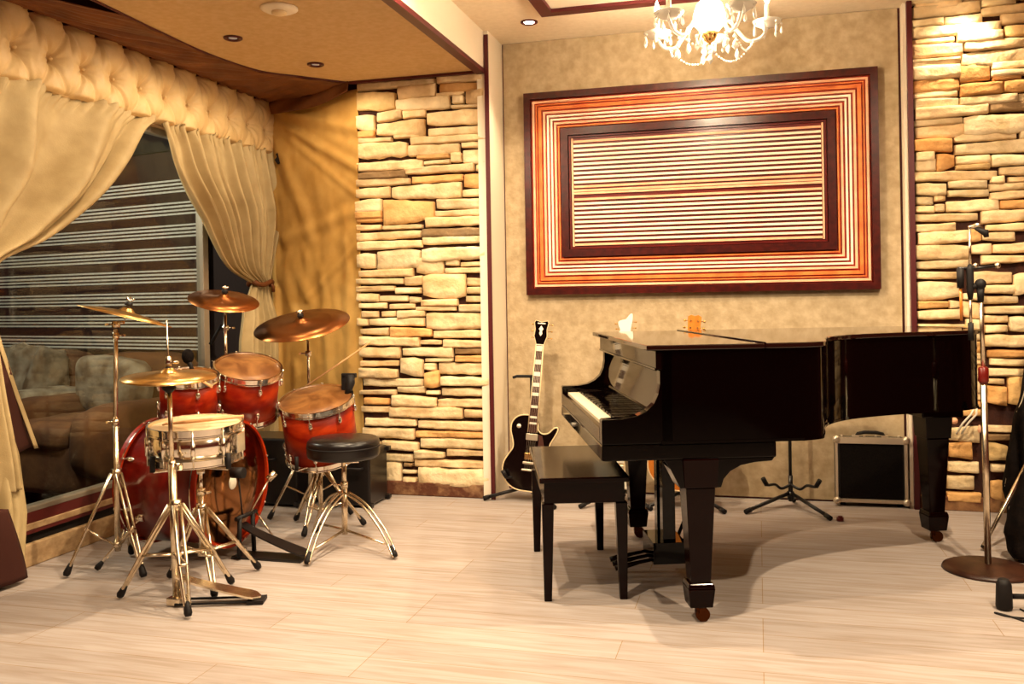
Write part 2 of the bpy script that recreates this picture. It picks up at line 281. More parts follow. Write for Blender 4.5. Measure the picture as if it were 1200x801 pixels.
RIGHT_STONES = [(1.015,2.793,0.346,0.029,0),(1.019,2.735,0.337,0.061,0),(1.276,2.749,0.161,0.031,0),(1.317,2.703,0.244,0.041,0),(0.924,2.673,0.159,0.032,0),(1.103,2.671,0.187,0.039,0),(1.065,2.62,0.442,0.051,0),(1.363,2.652,0.151,0.044,0),(0.952,2.572,0.211,0.029,0),(1.183,2.57,0.222,0.051,0),(1.384,2.583,0.161,0.066,1),(0.969,2.518,0.257,0.065,0),(1.286,2.519,0.358,0.057,0),(0.964,2.464,0.243,0.018,0),(0.963,2.445,0.243,0.017,0),(1.278,2.452,0.372,0.066,0),(0.964,2.396,0.24,0.064,0),(1.156,2.372,0.146,0.098,3),(1.351,2.406,0.224,0.039,0),(1.35,2.363,0.224,0.024,0),(1.31,2.338,0.135,0.018,3),(0.961,2.325,0.231,0.067,3),(1.185,2.286,0.205,0.058,3),(1.377,2.288,0.167,0.069,3),(0.959,2.273,0.219,0.035,0),(0.962,2.225,0.219,0.052,0),(1.219,2.224,0.278,0.04,0),(1.396,2.225,0.061,0.034,0),(1.037,2.177,0.36,0.05,0),(1.324,2.18,0.202,0.043,2),(0.97,2.126,0.239,0.031,0),(0.977,2.076,0.245,0.061,0),(1.262,2.096,0.327,0.1,0),(0.942,1.999,0.188,0.072,3),(1.201,2.023,0.302,0.037,0),(1.396,2.023,0.053,0.038,0),(1.237,1.965,0.374,0.058,0),(0.901,1.94,0.092,0.045,0),(0.902,1.883,0.103,0.06,0),(1.003,1.902,0.087,0.083,3),(1.139,1.907,0.168,0.039,0),(1.136,1.87,0.164,0.026,1),(1.326,1.895,0.191,0.056,0),(1.049,1.823,0.41,0.047,0),(1.257,1.794,0.065,0.035,0),(1.344,1.836,0.152,0.04,0),(1.364,1.787,0.11,0.026,0),(0.928,1.758,0.15,0.075,0),(1.111,1.776,0.188,0.042,0),(1.113,1.728,0.2,0.036,0),(1.318,1.752,0.203,0.029,0),(1.319,1.708,0.199,0.039,0),(0.894,1.694,0.084,0.039,0),(0.971,1.706,0.054,0.023,0),(0.897,1.65,0.092,0.031,0),(0.971,1.653,0.048,0.044,0),(1.133,1.662,0.258,0.067,0),(1.343,1.656,0.149,0.047,3),(1.002,1.6,0.311,0.035,0),(1.292,1.595,0.233,0.057,0),(0.947,1.546,0.199,0.045,0),(0.985,1.489,0.254,0.056,0),(1.303,1.533,0.211,0.034,0),(1.257,1.486,0.154,0.041,0),(1.145,1.496,0.056,0.058,3),(0.982,1.411,0.271,0.067,0),(1.172,1.418,0.1,0.055,0),(1.317,1.419,0.177,0.052,0),(1.289,1.362,0.233,0.036,0),(0.986,1.345,0.273,0.04,0),(0.95,1.286,0.204,0.039,0),(1.226,1.267,0.185,0.059,0),(0.96,1.204,0.219,0.098,0),(1.259,1.206,0.142,0.041,0),(1.365,1.226,0.075,0.112,0),(1.264,1.147,0.166,0.041,0),(1.128,1.165,0.094,0.037,0),(0.928,1.123,0.154,0.031,3),(1.036,1.125,0.051,0.038,0),(1.294,1.089,0.215,0.034,0),(1.129,1.093,0.098,0.08,0),(0.958,1.068,0.219,0.056,0),(1.241,1.043,0.111,0.038,0),(0.968,0.998,0.236,0.045,0),(1.237,0.993,0.105,0.04,0),(1.351,1.013,0.097,0.075,0),(1.134,1.007,0.085,0.064,0),(1.292,0.928,0.215,0.068,0),(1.297,0.856,0.202,0.034,3),(1.302,0.812,0.19,0.036,0),(1.298,0.755,0.196,0.031,0),(1.233,0.71,0.08,0.025,0),(1.238,0.633,0.093,0.11,3),(1.343,0.651,0.104,0.143,1),(1.276,0.447,0.176,0.03,0),(1.243,0.405,0.107,0.03,2),(1.236,0.329,0.094,0.086,1),(1.256,0.238,0.103,0.03,0),(1.252,0.116,0.1,0.104,3),(1.055,0.325,0.113,0.09,3),(1.067,0.233,0.153,0.049,0),(1.052,0.153,0.133,0.064,0),(1.068,0.075,0.167,0.049,3),(0.933,0.343,0.09,0.045,0),(0.932,0.285,0.09,0.049,3),(0.93,0.226,0.087,0.045,0),(0.929,0.169,0.087,0.045,0),(0.927,0.091,0.087,0.087,0),(1.075,0.421,0.15,0.079,0)]
# ================================================================== THE SETTING
struct('floor', MB().box(-3.25, 3.4, -2.5, 5.62, -0.06, 0.0), M_['floor'])
struct('ceiling', MB().box(-1.56, 3.4, -2.5, 5.62, 2.795, 2.86), M_['ceiling'])
curve_pts = [(-2.75, -2.5), (-2.75, 1.5), (-2.79, 2.6), (-2.82, 3.40), (-2.845, 3.86), (-2.855, 4.31), (-2.79, 4.72), (-2.63, 4.92), (-2.41, 5.17)]
cc = catmull(curve_pts, 6, False)
alc = [(-1.575, -2.5), (-1.575, 5.17)] + list(reversed(cc))
struct('ceiling_alcove', MB().prism(alc, 2.555, 2.79), M_['alcove_ceiling'])
struct('trim_1', MB().tube([(x - .004, y, 2.552) for x, y in cc], 0.007, 6), M_['dark_red_trim'])
# soffit side and its dark edges
struct('wall_soffit', MB().box(-1.575, -1.556, -2.5, 5.17, 2.560, 2.80), M_['cream_paint'])
struct('trim_2', MB().box(-1.60, -1.548, -2.5, 5.165, 2.538, 2.566), M_['dark_red_trim'])
struct('trim_3', MB().box(-2.42, -1.575, 5.135, 5.16, 2.540, 2.560), M_['dark_red_trim'])
# back wall with its fabric panel
struct('wall_back', MB().box(-1.70, 3.4, 5.49, 5.62, 0, 2.80), M_['dark_red_trim'])
pan = MB()
pan.box(-1.521, 0.783, 5.478, 5.50, 0.012, 2.792)
struct('wall_back_panel', pan, M_['wall'])
struct('wall_return', MB().box(-1.60, -1.530, 5.172, 5.49, 0, 2.795), M_['cream_paint'])
struct('trim_4', MB().box(-1.551, -1.526, 5.160, 5.172, 0, 2.77), M_['dark_red_trim'])
struct('wall_pier', MB().box(-2.40, -1.60, 5.215, 5.60, 0, 2.56).box(-1.60, -1.545, 5.195, 5.22, 0, 2.56), M_['mortar'])
struct('trim_5', MB().box(0.797, 0.815, 5.40, 5.49, 0, 2.795), M_['cream_paint'])
struct('trim_6', MB().box(0.815, 0.842, 5.37, 5.49, 0, 2.795), M_['dark_red_trim'])
# ceiling coffer frame
cf = MB()
for a in ((-1.14, 1.02, 4.86, 4.93), (-1.14, 1.02, 2.30, 2.37)): cf.box(*a, 2.765, 2.80)
for a in ((-1.14, -1.07, 2.37, 4.86), (0.95, 1.02, 2.37, 4.86)): cf.box(*a, 2.765, 2.80)
struct('trim_7', cf, M_['dark_red_trim'])
struct('ceiling_coffer', MB().box(-1.07, 0.95, 2.37, 4.86, 2.785, 2.7949), M_['cream_paint'])

# ---- ledge stone
STC = {0: (0.92, 0.73, 0.45), 1: (0.80, 0.56, 0.26), 2: (0.34, 0.23, 0.12), 3: (0.82, 0.48, 0.19)}
def stone_block(mb, cx, cz, w, h, kind, M, depth, rnd):
    w = max(w - 0.002, 0.02); h = max(h - 0.003, 0.012)
    nu = max(6, int(w / 0.025)); nv = 7
    base = STC[kind]; j = rnd.uniform(.82, 1.12); jr = rnd.uniform(.92, 1.04)
    col = (min(1, base[0] * j), base[1] * j * jr, base[2] * j * jr * jr)
    off = rnd.uniform(-.010, .010); sd = rnd.uniform(0, 99); tl = [rnd.uniform(-.18, .18) * h for _ in range(4)]
    if kind == 0 and w < .5: tl = [t * 1.2 for t in tl]
    rowz = []
    vs_ = []
    for jv in range(nv):
        v = (0, min(.2, .005 / h), .3, .5, .7, 1 - min(.2, .005 / h), 1)[jv]
        for iu in range(nu):
            u = iu / (nu - 1); u = 0 if iu == 0 else 1 if iu == nu - 1 else (min(.25, .007 / w) if iu == 1 else 1 - min(.25, .007 / w) if iu == nu - 2 else u)
            du = min(u, 1 - u) * w; dv = min(v, 1 - v) * h
            edge = 1.0 if (du > 0 and dv > 0) else .35
            x = cx - w / 2 + u * w; z = cz - h / 2 + v * h
            # rounded corners & wavy outline
            cr_ = max(0, 1 - min(u, 1 - u) * w / (0.45 * h)) ; z = cz + (z - cz) * (1 - 0.13 * cr_ ** 3)
            z += (tl[0] * (1 - u) + tl[1] * u) * (v) * .7 + (tl[2] * (1 - u) + tl[3] * u) * (1 - v) * .7
            nz = noise.noise(Vector((x * 9 + sd, z * 22, sd))); n3 = noise.noise(Vector((x * 30 + sd, z * 60, sd)))
            z += noise.noise(Vector((x * 14, v * 3 + sd, 3))) * .10 * h
            y = -(depth * edge) - off - (nz * .011 + n3 * .005) * (edge > 0)
            vs_.append((x, y, z))
    n0 = len(vs_)
    fs_ = [(a * nu + b, a * nu + b + 1, (a + 1) * nu + b + 1, (a + 1) * nu + b) for a in range(nv - 1) for b in range(nu - 1)]
    ring = [b for b in range(nu)] + [a * nu + nu - 1 for a in range(1, nv)] + [(nv - 1) * nu + b for b in range(nu - 2, -1, -1)] + [a * nu for a in range(nv - 2, 0, -1)]
    for r_ in ring: vs_.append((vs_[r_][0], 0.02, vs_[r_][2]))
    L_ = len(ring)
    for k in range(L_): fs_.append((ring[k], n0 + k, n0 + (k + 1) % L_, ring[(k + 1) % L_]))
    mb.add(vs_, fs_, True, col, M)
def fill_random(mb, x0, x1, z0, z1, M, depth, rnd, kinds=(0, 0, 0, 0, 1, 3, 2)):
    z = z0
    while z < z1 - .02:
        h = min(rnd.choice([.03, .04, .05, .06, .075, .09]), z1 - z); x = x0
        while x < x1 - .03:
            w = rnd.uniform(.12, .42); w = w if x + w < x1 - .08 else x1 - x
            stone_block(mb, x + w / 2, z + h / 2, w, h, rnd.choice(kinds), M, depth, rnd); x += w
        z += h
rs = random.Random(3)
ps = MB(); Mp = Matrix.Translation((0, 5.205, 0))
for (x, z, w, h, k) in PIER_STONES: stone_block(ps, x, z, w, h + .0015, k, Mp, 0.024, rs)
struct('wall_pier_stonework', ps, M_['stone'])
struct('baseboard_pier', MB().box(-2.385, -1.57, 5.175, 5.22, 0, 0.085), noisy('rough_brown_plinth', (0.10, 0.03, 0.012), (0.34, 0.19, 0.09), 14, rough=0.9, bump=.5, lo=.45, hi=.75), bevel=0.008)
ang = math.radians(-1.5)
Mr = Matrix.Translation((0.875, 5.405, 0)) @ Matrix.Rotation(ang, 4, 'Z') @ Matrix.Translation((-0.875, 0, 0))
struct('wall_right', MB().box(0.842, 2.9, 0.012, 0.10, 0, 2.795, M=Mr), M_['mortar'])
rsn = MB()
for (x, z, w, h, k) in RIGHT_STONES:
    if x > 1.62: continue
    stone_block(rsn, x, z, w + .006, h + .009, k, Mr, 0.026, rs)
fill_random(rsn, 1.56, 2.6, 0.08, 2.79, Mr, 0.026, rs)
fill_random(rsn, 0.86, 1.18, 0.52, 1.02, Mr, 0.020, rs, (0, 0, 3))
fill_random(rsn, 0.86, 1.50, 2.74, 2.79, Mr, 0.026, rs)
struct('wall_right_stonework', rsn, M_['stone'])
struct('baseboard_right', MB().box(0.85, 2.6, -0.02, 0.03, 0, 0.075, M=Mr), noisy('brown_plinth', (0.10, 0.03, 0.012), (0.30, 0.15, 0.06), 14, rough=0.9, bump=.5), bevel=0.006)

# ---- left side: opening to the lounge
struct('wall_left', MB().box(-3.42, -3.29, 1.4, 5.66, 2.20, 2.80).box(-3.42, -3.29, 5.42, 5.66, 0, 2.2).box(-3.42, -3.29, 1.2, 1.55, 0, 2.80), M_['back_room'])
struct('baseboard_left', MB().box(-3.30, -3.245, 1.4, 5.5, 0, 0.105), M_['skirting'], bevel=0.006)
struct('trim_8', MB().box(-3.34, -3.27, 1.4, 5.5, 0.105, 0.150), M_['rubber'])  # black strip put in for the shade in the gap above the skirting
struct('trim_9', MB().box(-3.34, -3.25, 1.4, 5.5, 0.150, 0.165), M_['wine'])
struct('trim_10', MB().box(-3.34, -3.252, 1.4, 5.5, 0.165, 0.195), M_['skirting'], bevel=0.004)
struct('trim_11', MB().box(-3.34, -3.262, 1.4, 5.5, 0.195, 0.245), M_['wine'])
fr = struct('window_1', MB().box(-3.33, -3.262, 1.55, 4.90, 0.245, 0.268).box(-3.32, -3.27, 4.845, 4.90, 0.268, 2.2).box(-3.32, -3.27, 1.55, 1.60, 0.268, 2.2).box(-3.32, -3.27, 1.60, 4.845, 2.16, 2.2), M_['rail'], bevel=0.003)
pane = MB().box(-3.300, -3.294, 1.60, 4.845, 0.268, 2.16).build('window_pane', M_['glass'], fr)
struct('trim_12', MB().box(-3.33, -3.262, 4.90, 5.42, 0.245, 0.268), M_['rail'])
# lounge shell
bd = Vector((-0.975, 0.22, 0)).normalized(); bn = Vector((0.22, 0.975, 0)).normalized()
def wallM(): return Matrix(((bd.x, bn.x, 0, -3.45), (bd.y, bn.y, 0, 5.42), (0, 0, 1, 0), (0, 0, 0, 1)))
WM = wallM()      # local x runs left along the lounge wall, y into the wall
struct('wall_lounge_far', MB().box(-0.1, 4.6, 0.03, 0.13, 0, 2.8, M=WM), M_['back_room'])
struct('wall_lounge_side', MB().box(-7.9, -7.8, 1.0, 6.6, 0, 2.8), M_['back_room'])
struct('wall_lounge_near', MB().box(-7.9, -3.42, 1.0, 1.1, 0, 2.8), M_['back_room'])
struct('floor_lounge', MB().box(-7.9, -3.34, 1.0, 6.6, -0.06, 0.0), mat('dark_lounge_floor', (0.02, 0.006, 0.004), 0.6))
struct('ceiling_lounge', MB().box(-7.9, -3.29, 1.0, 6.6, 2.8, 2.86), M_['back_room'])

# ---- zebra blind
sl = M_['blind_light'] = noisy('blind_pale_weave', (0.66, 0.64, 0.55), (0.80, 0.78, 0.68), 40, (1, 1, 1), 0.8)
sd_ = M_['blind_dark'] = noisy('blind_dark_weave', (0.022, 0.006, 0.004), (0.04, 0.014, 0.008), 40, (1, 1, 1), 0.85)
bl = thing('roller_blind', 'wide striped roller blind, dark bands between groups of thin pale lines, behind the sofa', 'blind', (-3.45 + bd.x * .2, 5.42 + bd.y * .2, 0.87))
darkp = MB(); lightp = MB()
z = 0.875; per = 0.1575; k = 0
darkp.box(0.20, 4.4, -0.020, -0.016, 0.87, 2.27, M=WM)
while z < 2.12:
    for (a, b) in ((0.0, 0.013), (0.026, 0.038), (0.051, 0.065), (0.078, 0.090)):
        lightp.box(0.21, 4.39, -0.026, -0.022, z + a, z + b, M=WM)
    z += per
darkp.build('dark_fabric', sd_, bl, local=False); lightp.build('pale_stripes', sl, bl, local=False)
MB().box(0.19, 4.41, -0.034, -0.012, 0.855, 0.873, M=WM).build('bottom_bar', M_['rubber'], bl, local=False)
MB().box(0.19, 4.41, -0.06, 0.02, 2.27, 2.34, M=WM).build('blind_cassette', M_['rubber'], bl, local=False)

# ================================================================== LOUNGE SEATING
M_['sofa'] = noisy('tan_sofa_suede', (0.075, 0.028, 0.008), (0.13, 0.052, 0.015), 6, (1, 1, 1), 0.85, .3, 25)
M_['sofa_grey'] = noisy('greyed_cushion_linen', (0.13, 0.085, 0.045), (0.32, 0.27, 0.19), 8, (1, 1, 1), 0.85, .5, 25)
def cushion(mb, c, sx, sy, sz, M, seed=0, wr=.012, puff=3.2, n=22):
    def sg(v, p): return math.copysign(abs(v) ** p, v)
    def f(u, v):
        a = 2 * PI * u; b = PI * (v - .5); p = 2 / puff
        x = sg(math.cos(b), p) * sg(math.cos(a), p) * sx; y = sg(math.cos(b), p) * sg(math.sin(a), p) * sy; zz = sg(math.sin(b), p) * sz
        d = noise.noise(Vector((x * 5 + seed, y * 5, zz * 2.5 + seed))) * wr * 1.6 + abs(noise.noise(Vector((x * 9 + zz * 5 + seed, y * 9, zz * 3)))) * wr * 1.6
        if wr > .03: d += .035 * abs(noise.noise(Vector((x * 13 + zz * 5 + seed, seed, zz * 4)))) * (-1 if y < 0 else 0) * -1
        return (c[0] + x * (1 + d / max(sx, .05) * .5), c[1] + y + d * (1 if y > 0 else -1), c[2] + zz + d * .5)
    mb.grid(n * 2 + 1, n, f, M)
    return mb
# sofa: local x along the lounge wall (to the left), y toward the wall; front faces the opening
SM = Matrix(((bd.x, bn.x, 0, -4.62), (bd.y, bn.y, 0, 4.95), (0, 0, 1, 0), (0, 0, 0, 1)))
sofa = thing('sofa', 'tan upholstered sofa under the striped blind, seen behind the left curtain', 'sofa', M=SM)
sb = MB(); cushion(sb, (0.95, 0.0, 0.24), 1.02, 0.42, 0.15, None, 1, .006, 8); sb.build('base', M_['sofa'], sofa)
sb = MB(); cushion(sb, (0.98, -0.06, 0.41), 0.82, 0.42, 0.085, None, 2, .012, 5); sb.build('seat_cushion', M_['sofa'], sofa)
sb = MB(); cushion(sb, (0.98, 0.44, 0.52), 1.0, 0.12, 0.36, None, 3, .006, 6); sb.build('backrest', M_['sofa'], sofa)
sb = MB(); cushion(sb, (0.03, -0.02, 0.36), 0.13, 0.44, 0.24, None, 4, .008, 4); ar = sb.build('armrest', M_['sofa'], sofa)
sb = MB(); cushion(sb, (0.03, -0.02, 0.54), 0.15, 0.46, 0.11, None, 5, .014, 2.6); sb.build('arm_roll', M_['sofa_grey'], ar)
for i, (cx, zz, lab) in enumerate(((0.40, 0.695, 'crumpled grey linen cushion on the sofa, nearest its arm'), (1.06, 0.695, 'crumpled grey linen cushion on the sofa, half behind the left curtain'))):
    mb = MB(); Mq = SM @ Matrix.Translation((cx, 0.205, zz)) @ Matrix.Rotation(-.16, 4, 'X') @ Matrix.Rotation(.10 - .2 * i, 4, 'Y')
    cushion(mb, (0, 0, 0), .305, .09, .205, None, 11 + i * 7, .050, 3.6, 40)
    o = mb.build('cushion', M_['sofa_grey']); o.matrix_basis = Mq; tag(o, lab, 'cushion', 'linen cushions on the lounge sofa')
AM = Matrix(((bd.x, bn.x, 0, -3.98), (bd.y, bn.y, 0, 4.78), (0, 0, 1, 0), (0, 0, 0, 1)))
arm = thing('armchair', 'tan upholstered armchair beside the sofa, behind the bass drum and toms', 'armchair', M=AM)
mb = MB(); cushion(mb, (0.02, 0.0, 0.25), .42, .42, .17, None, 21, .006, 8); mb.build('base', M_['sofa'], arm)
mb = MB(); cushion(mb, (0.02, -.05, 0.43), .33, .40, .08, None, 22, .01, 5); mb.build('seat_cushion', M_['sofa'], arm)
mb = MB(); cushion(mb, (0.02, .36, 0.56), .44, .13, .32, None, 23, .01, 5); bk = mb.build('backrest', M_['sofa'], arm)
mb = MB(); cushion(mb, (0.10, .20, 0.66), .30, .10, .20, None, 24, .03, 3.2, 30); mb.build('back_cushion', M_['sofa_grey'], arm)
for s in (-1, 1):
    mb = MB(); cushion(mb, (s * .40 + .02, -.02, 0.40), .11, .43, .22, None, 25 + s, .008, 4); mb.build('armrest', M_['sofa'], arm)

# ================================================================== DRAPERY
M_['curtain'] = noisy('gold_sateen_curtain', (0.42, 0.31, 0.15), (0.50, 0.38, 0.195), 9, (1, 1, 1), 0.62, .12, 160, spec=.3)
M_['curtain_edge'] = mat('curtain_lining', (0.50, 0.33, 0.17), 0.8)
M_['tuft'] = noisy('gold_tufted_satin', (0.58, 0.39, 0.17), (0.68, 0.48, 0.23), 9, (1, 1, 1), 0.5, .15, 90, spec=.35)
M_['brown_fabric'] = noisy('brown_pelmet_fabric', (0.11, 0.030, 0.006), (0.19, 0.06, 0.012), 6, (1, 1, 1), 0.6, .2, 30)
M_['drape'] = noisy('olive_gold_drape', (0.46, 0.25, 0.055), (0.54, 0.31, 0.08), 7, (1, 1, 1), 0.75, .15, 120)
def lerp(a, b, t): return a + (b - a) * t
def pl(tab, z):   # piecewise: tab [(z,val)] descending z
    for (z0, a), (z1, b) in zip(tab, tab[1:]):
        if z <= z0 and z >= z1: return lerp(a, b, (z0 - z) / (z0 - z1) if z0 != z1 else 0)
    return tab[0][1] if z > tab[0][0] else tab[-1][1]
def curtain_mesh(inner, outer, z0, z1, nf, amp, seed, xb=-3.205, nz=90, ns=220, xoff=None, bunch=None):
    mb = MB()
    def f(u, v):
        z = lerp(z0, z1, v); yi = pl(inner, z); yo = pl(outer, z)
        a = pl(amp, z); ph = noise.noise(Vector((u * 3, seed, 0))) * 1.3
        w = 2 * PI * (nf * u + ph * .5)
        fold = math.sin(w) + .35 * math.sin(2.3 * w + seed) + .25 * noise.noise(Vector((u * 14, z * 1.2, seed)))
        y = lerp(yi, yo, u) + a * .35 * math.cos(w)
        x = xb + a * fold * min(1, .45 + u * 3, .45 + (1 - u) * 4) + (pl(xoff, z) if xoff else 0)
        x += .012 * noise.noise(Vector((y * 2.2 + seed, z * 2.2, 1)))
        # heading gathers near the rod
        hd = max(0, 1 - (z0 - z) / .10) if z0 > 1.9 else 0
        x += hd * .010 * math.sin(2 * PI * nf * 5.3 * u + seed); y += hd * .004 * math.cos(2 * PI * nf * 5.3 * u)
        zz = z + (hd > .9) * .012 * math.sin(2 * PI * nf * 5.3 * u + 1)
        return (x, y, zz)
    mb.grid(ns, nz, f)
    return mb
def sag_edge(pts, n=10):
    p = catmull(pts, n, False); return [(b, a) for a, b in p]
L_in_top = sag_edge([(4.27, 2.20), (4.199, 2.150), (4.127, 2.069), (4.023, 1.941), (3.86, 1.78), (3.679, 1.644), (3.459, 1.507), (3.214, 1.40), (3.16, 1.30)])
L_out_top = [(2.2, 2.35), (1.6, 2.55), (1.3, 2.92)]
lc = thing('curtain', 'gold sateen curtain swept back to the left, nearest the camera', 'curtain', (-3.2, 3.0, 0), group='swept back curtains of the lounge opening')
curtain_mesh([(z_, y_) for z_, y_ in L_in_top], L_out_top, 2.222, 1.30, 5.5, [(2.2, .030), (1.8, .085), (1.3, .035)], 1.3, xb=-3.19, xoff=[(2.2, 0), (1.7, .03), (1.3, .0)]).build('upper_panel', M_['curtain'], lc, local=False, solid=.005)
curtain_mesh([(1.30, 3.14), (1.1, 3.14), (0.8, 3.19), (0.40, 3.27)], [(1.3, 2.93), (.3, 2.85)], 1.30, 0.40, 5, [(1.3, .022), (.9, .04), (.5, .05)], 4.1, xb=-3.15, xoff=[(1.3, -.04), (1.0, 0)]).build('lower_panel', M_['curtain'], lc, local=False, solid=.005)
curtain_mesh([(1.0, 3.12), (.55, 3.26), (0.287, 3.29), (0.02, 3.25)], [(1.0, 2.9), (.02, 2.6)], 1.0, 0.02, 6, [(1.0, .02), (.0, .05)], 7.7, xb=-3.175, xoff=[(1, 0), (.0, .03)]).build('hanging_panel', M_['curtain'], lc, local=False, solid=.005)
R_in = sag_edge([(4.35, 2.20), (4.39, 2.12), (4.453, 1.952), (4.632, 1.726), (4.922, 1.445), (5.19, 1.345), (5.27, 1.325)])
rc = thing('curtain', 'gold sateen curtain gathered in a tie at the far right of the lounge opening', 'curtain', (-3.2, 5.4, 0), group='swept back curtains of the lounge opening')
curtain_mesh(R_in, [(2.2, 5.52), (1.807, 5.55), (1.33, 5.46)], 2.222, 1.325, 8, [(2.2, .028), (1.8, .055), (1.33, .022)], 2.6, xb=-3.19, xoff=[(2.2, 0), (1.7, .03), (1.33, .0)]).build('upper_panel', M_['curtain'], rc, local=False, solid=.005)
curtain_mesh([(1.325, 5.27), (1.14, 5.13), (.951, 5.08), (.02, 5.02)], [(1.325, 5.46), (1.1, 5.50), (0.02, 5.48)], 1.325, 0.02, 5, [(1.325, .020), (1.1, .040), (0, .05)], 5.5, xb=-3.17, xoff=[(1.325, -.02), (1.1, .01)]).build('lower_panel', M_['curtain'], rc, local=False, solid=.005)
tb = MB(); tb.tube([(-3.19 + .055 * math.cos(t), 5.365 + .115 * math.sin(t), 1.325 + .012 * math.sin(3 * t)) for t in [2 * PI * i / 24 for i in range(24)]], .016, 8, closed=True)
tb.tube([(-3.145, 5.41, 1.325), (-3.13, 5.425, 1.30), (-3.14, 5.44, 1.27)], .012, 8)
tb.build('tieback', M_['brown_fabric'], rc, local=False)
tb = MB(); tb.tube([(-3.19 + .06 * math.cos(t), 3.04 + .13 * math.sin(t), 1.30) for t in [2 * PI * i / 24 for i in range(24)]], .016, 8, closed=True)
tb.build('tieback', M_['brown_fabric'], lc, local=False)
lz = [(1.27, 3.165), (1.177, 3.179), (1.046, 3.222), (0.814, 3.312), (0.56, 3.42)]
mb = MB(); mb.grid(14, 30, lambda u, v: (lerp(-3.175, -3.20, u) + .012 * math.sin(5 * u + 6 * v), lerp(3.08, pl(lz, lerp(1.27, .56, v)), u), lerp(1.27, .56, v) - .05 * (1 - u) * v)); mb.build('lining', M_['lining'], lc, local=False, solid=.004)  # dark sheet for the curtain's inner side in shade
mb = MB(); mb.grid(6, 30, lambda u, v: (-3.185 - .004 * u, pl(lz, lerp(1.27, .56, v)) + lerp(-.022, .004, u), lerp(1.27, .55, v))); mb.build('turned_edge', M_['curtain'], lc, local=False, solid=.004)
mb = MB(); mb.grid(20, 16, lambda u, v: (-3.085 + .012 * math.sin(9 * u), lerp(2.75, 3.235 - .10 * v ** 1.3, u), lerp(.02, .34 + .10 * (1 - u), v))); mb.build('hem_lining', M_['lining'], lc, local=False, solid=.004)  # dark sheet for the shaded inner side at the hem
# tufted valance
S_ = .213; ZM = 2.360; T_ = .19
def tuft(u, v):
    y = lerp(2.4, 5.545, u); z = lerp(2.205, 2.556, v)
    k = (y - 3.326) / S_; h = 1.0; wr = 0
    for row, zz in ((0, ZM), (1, 2.548), (1, 2.185)):
        kk = round(k - .5 * row) + .5 * row; by = 3.326 + S_ * kk; dy, dz = y - by, z - zz; r = math.hypot(dy, dz * 1.1) + 1e-4
        h -= .95 * math.exp(-(r / .030) ** 1.2) + .30 * math.exp(-(r / .085) ** 2)
        th = math.atan2(dz, dy); wr += math.sin(11 * th + by * 9 + 3 * noise.noise(Vector((y * 6, z * 6, row)))) * math.exp(-((r - .045) / .05) ** 2) * .0028
    # soft pleats running from each button up and down
    kf = k - round(k); up_ = max(0, z - ZM); dn_ = max(0, ZM - z)
    h -= .28 * math.exp(-((abs(k - round(k - .5) - .5) * S_ + 0) / .012) ** 2) * min(1, up_ / .1) * (z > ZM)
    for sg in (-1, 1):
        t = (z - ZM) / .19; line = abs(kf - sg * .5 * abs(t)) * S_
        h -= .22 * math.exp(-(line / .014) ** 2) * (1 - min(1, abs(t) * .6))
    wr += .002 * noise.noise(Vector((y * 40, z * 9, 3))) + .004 * noise.noise(Vector((y * 9, z * 9, 7)))
    x = -3.215 + .062 * h + wr
    e = min(1, v / .05 + .25, (1 - v) / .04 + .2); x = lerp(-3.222, x, max(0, e) ** .6)
    if v > .85: z += (.020 * abs(math.sin(PI * (y - 3.326 - S_ / 2) / S_)) ** .5 - .012) * (v - .85) / .15
    return (x, y, z)
va = thing('pelmet', 'deep button-tufted gold satin pelmet running above both curtains', 'pelmet', (-3.25, 4.0, 2.19))
mb = MB(); mb.grid(680, 64, tuft); mb.build('tufted_face', M_['tuft'], va, local=False)
MB().box(-3.29, -3.222, 2.4, 5.54, 2.195, 2.545).build('pelmet_board', M_['curtain_edge'], va, local=False)
for k in range(-4, 11): mb = MB(); mb.ball((-3.192, 3.326 + S_ * k, ZM), .009, 8); mb.build('tufting_button', M_['tuft'], va, local=False)
mb = MB(); mb.tube([(-3.215, 2.4, 2.212), (-3.215, 5.55, 2.212)], .010, 10); mb.build('curtain_rod', M_['tuft'], va, local=False)
# brown fabric between pelmet and ceiling edge
def brown(u, v):
    y = lerp(2.4, 5.60, u)
    cx_, cy_ = None, None
    # ceiling edge point for this y, sliding round the curve at the corner
    t = u * (len(cc) - 1) * .55 + (len(cc) - 1) * .42; t = min(t, len(cc) - 1.001); i = int(t); p = (lerp(cc[i][0], cc[i + 1][0], t - i), lerp(cc[i][1], cc[i + 1][1], t - i))
    q = (-3.17, y) if y < 5.45 else (lerp(-3.17, -2.9, (y - 5.45) / .15), lerp(5.45, 5.44, (y - 5.45) / .15))
    x = lerp(q[0], p[0], v); yy = lerp(q[1], p[1], v); z = lerp(2.549, 2.546, v) - .016 * math.sin(PI * v) + .010 * math.sin(u * 75 + 5 * v + 3 * math.sin(u * 17)) * math.sin(PI * v) + .007 * math.sin(u * 190 + 9 * v) * (1 - v) + .008 * noise.noise(Vector((yy * 8, x * 8, 0)))
    return (x, yy, z)
mb = MB(); mb.grid(160, 14, brown)
tag(mb.build('pelmet_fabric', M_['brown_fabric'], solid=.004), 'dark brown gathered fabric stretched from the pelmet top to the curved ceiling edge', 'fabric')
def swagtop(u, v):
    x = lerp(-3.17, -2.42, u); y = lerp(5.54, 5.19, u)
    top = 2.555; bot = 2.47 - .03 * math.sin(PI * u) + .02 * u
    z = lerp(top, bot, v)
    return (x + .0, y - .055 - .015 * math.sin(PI * v) - .01 * math.sin(9 * u + 5 * v), z)
mb = MB(); mb.grid(50, 10, swagtop)
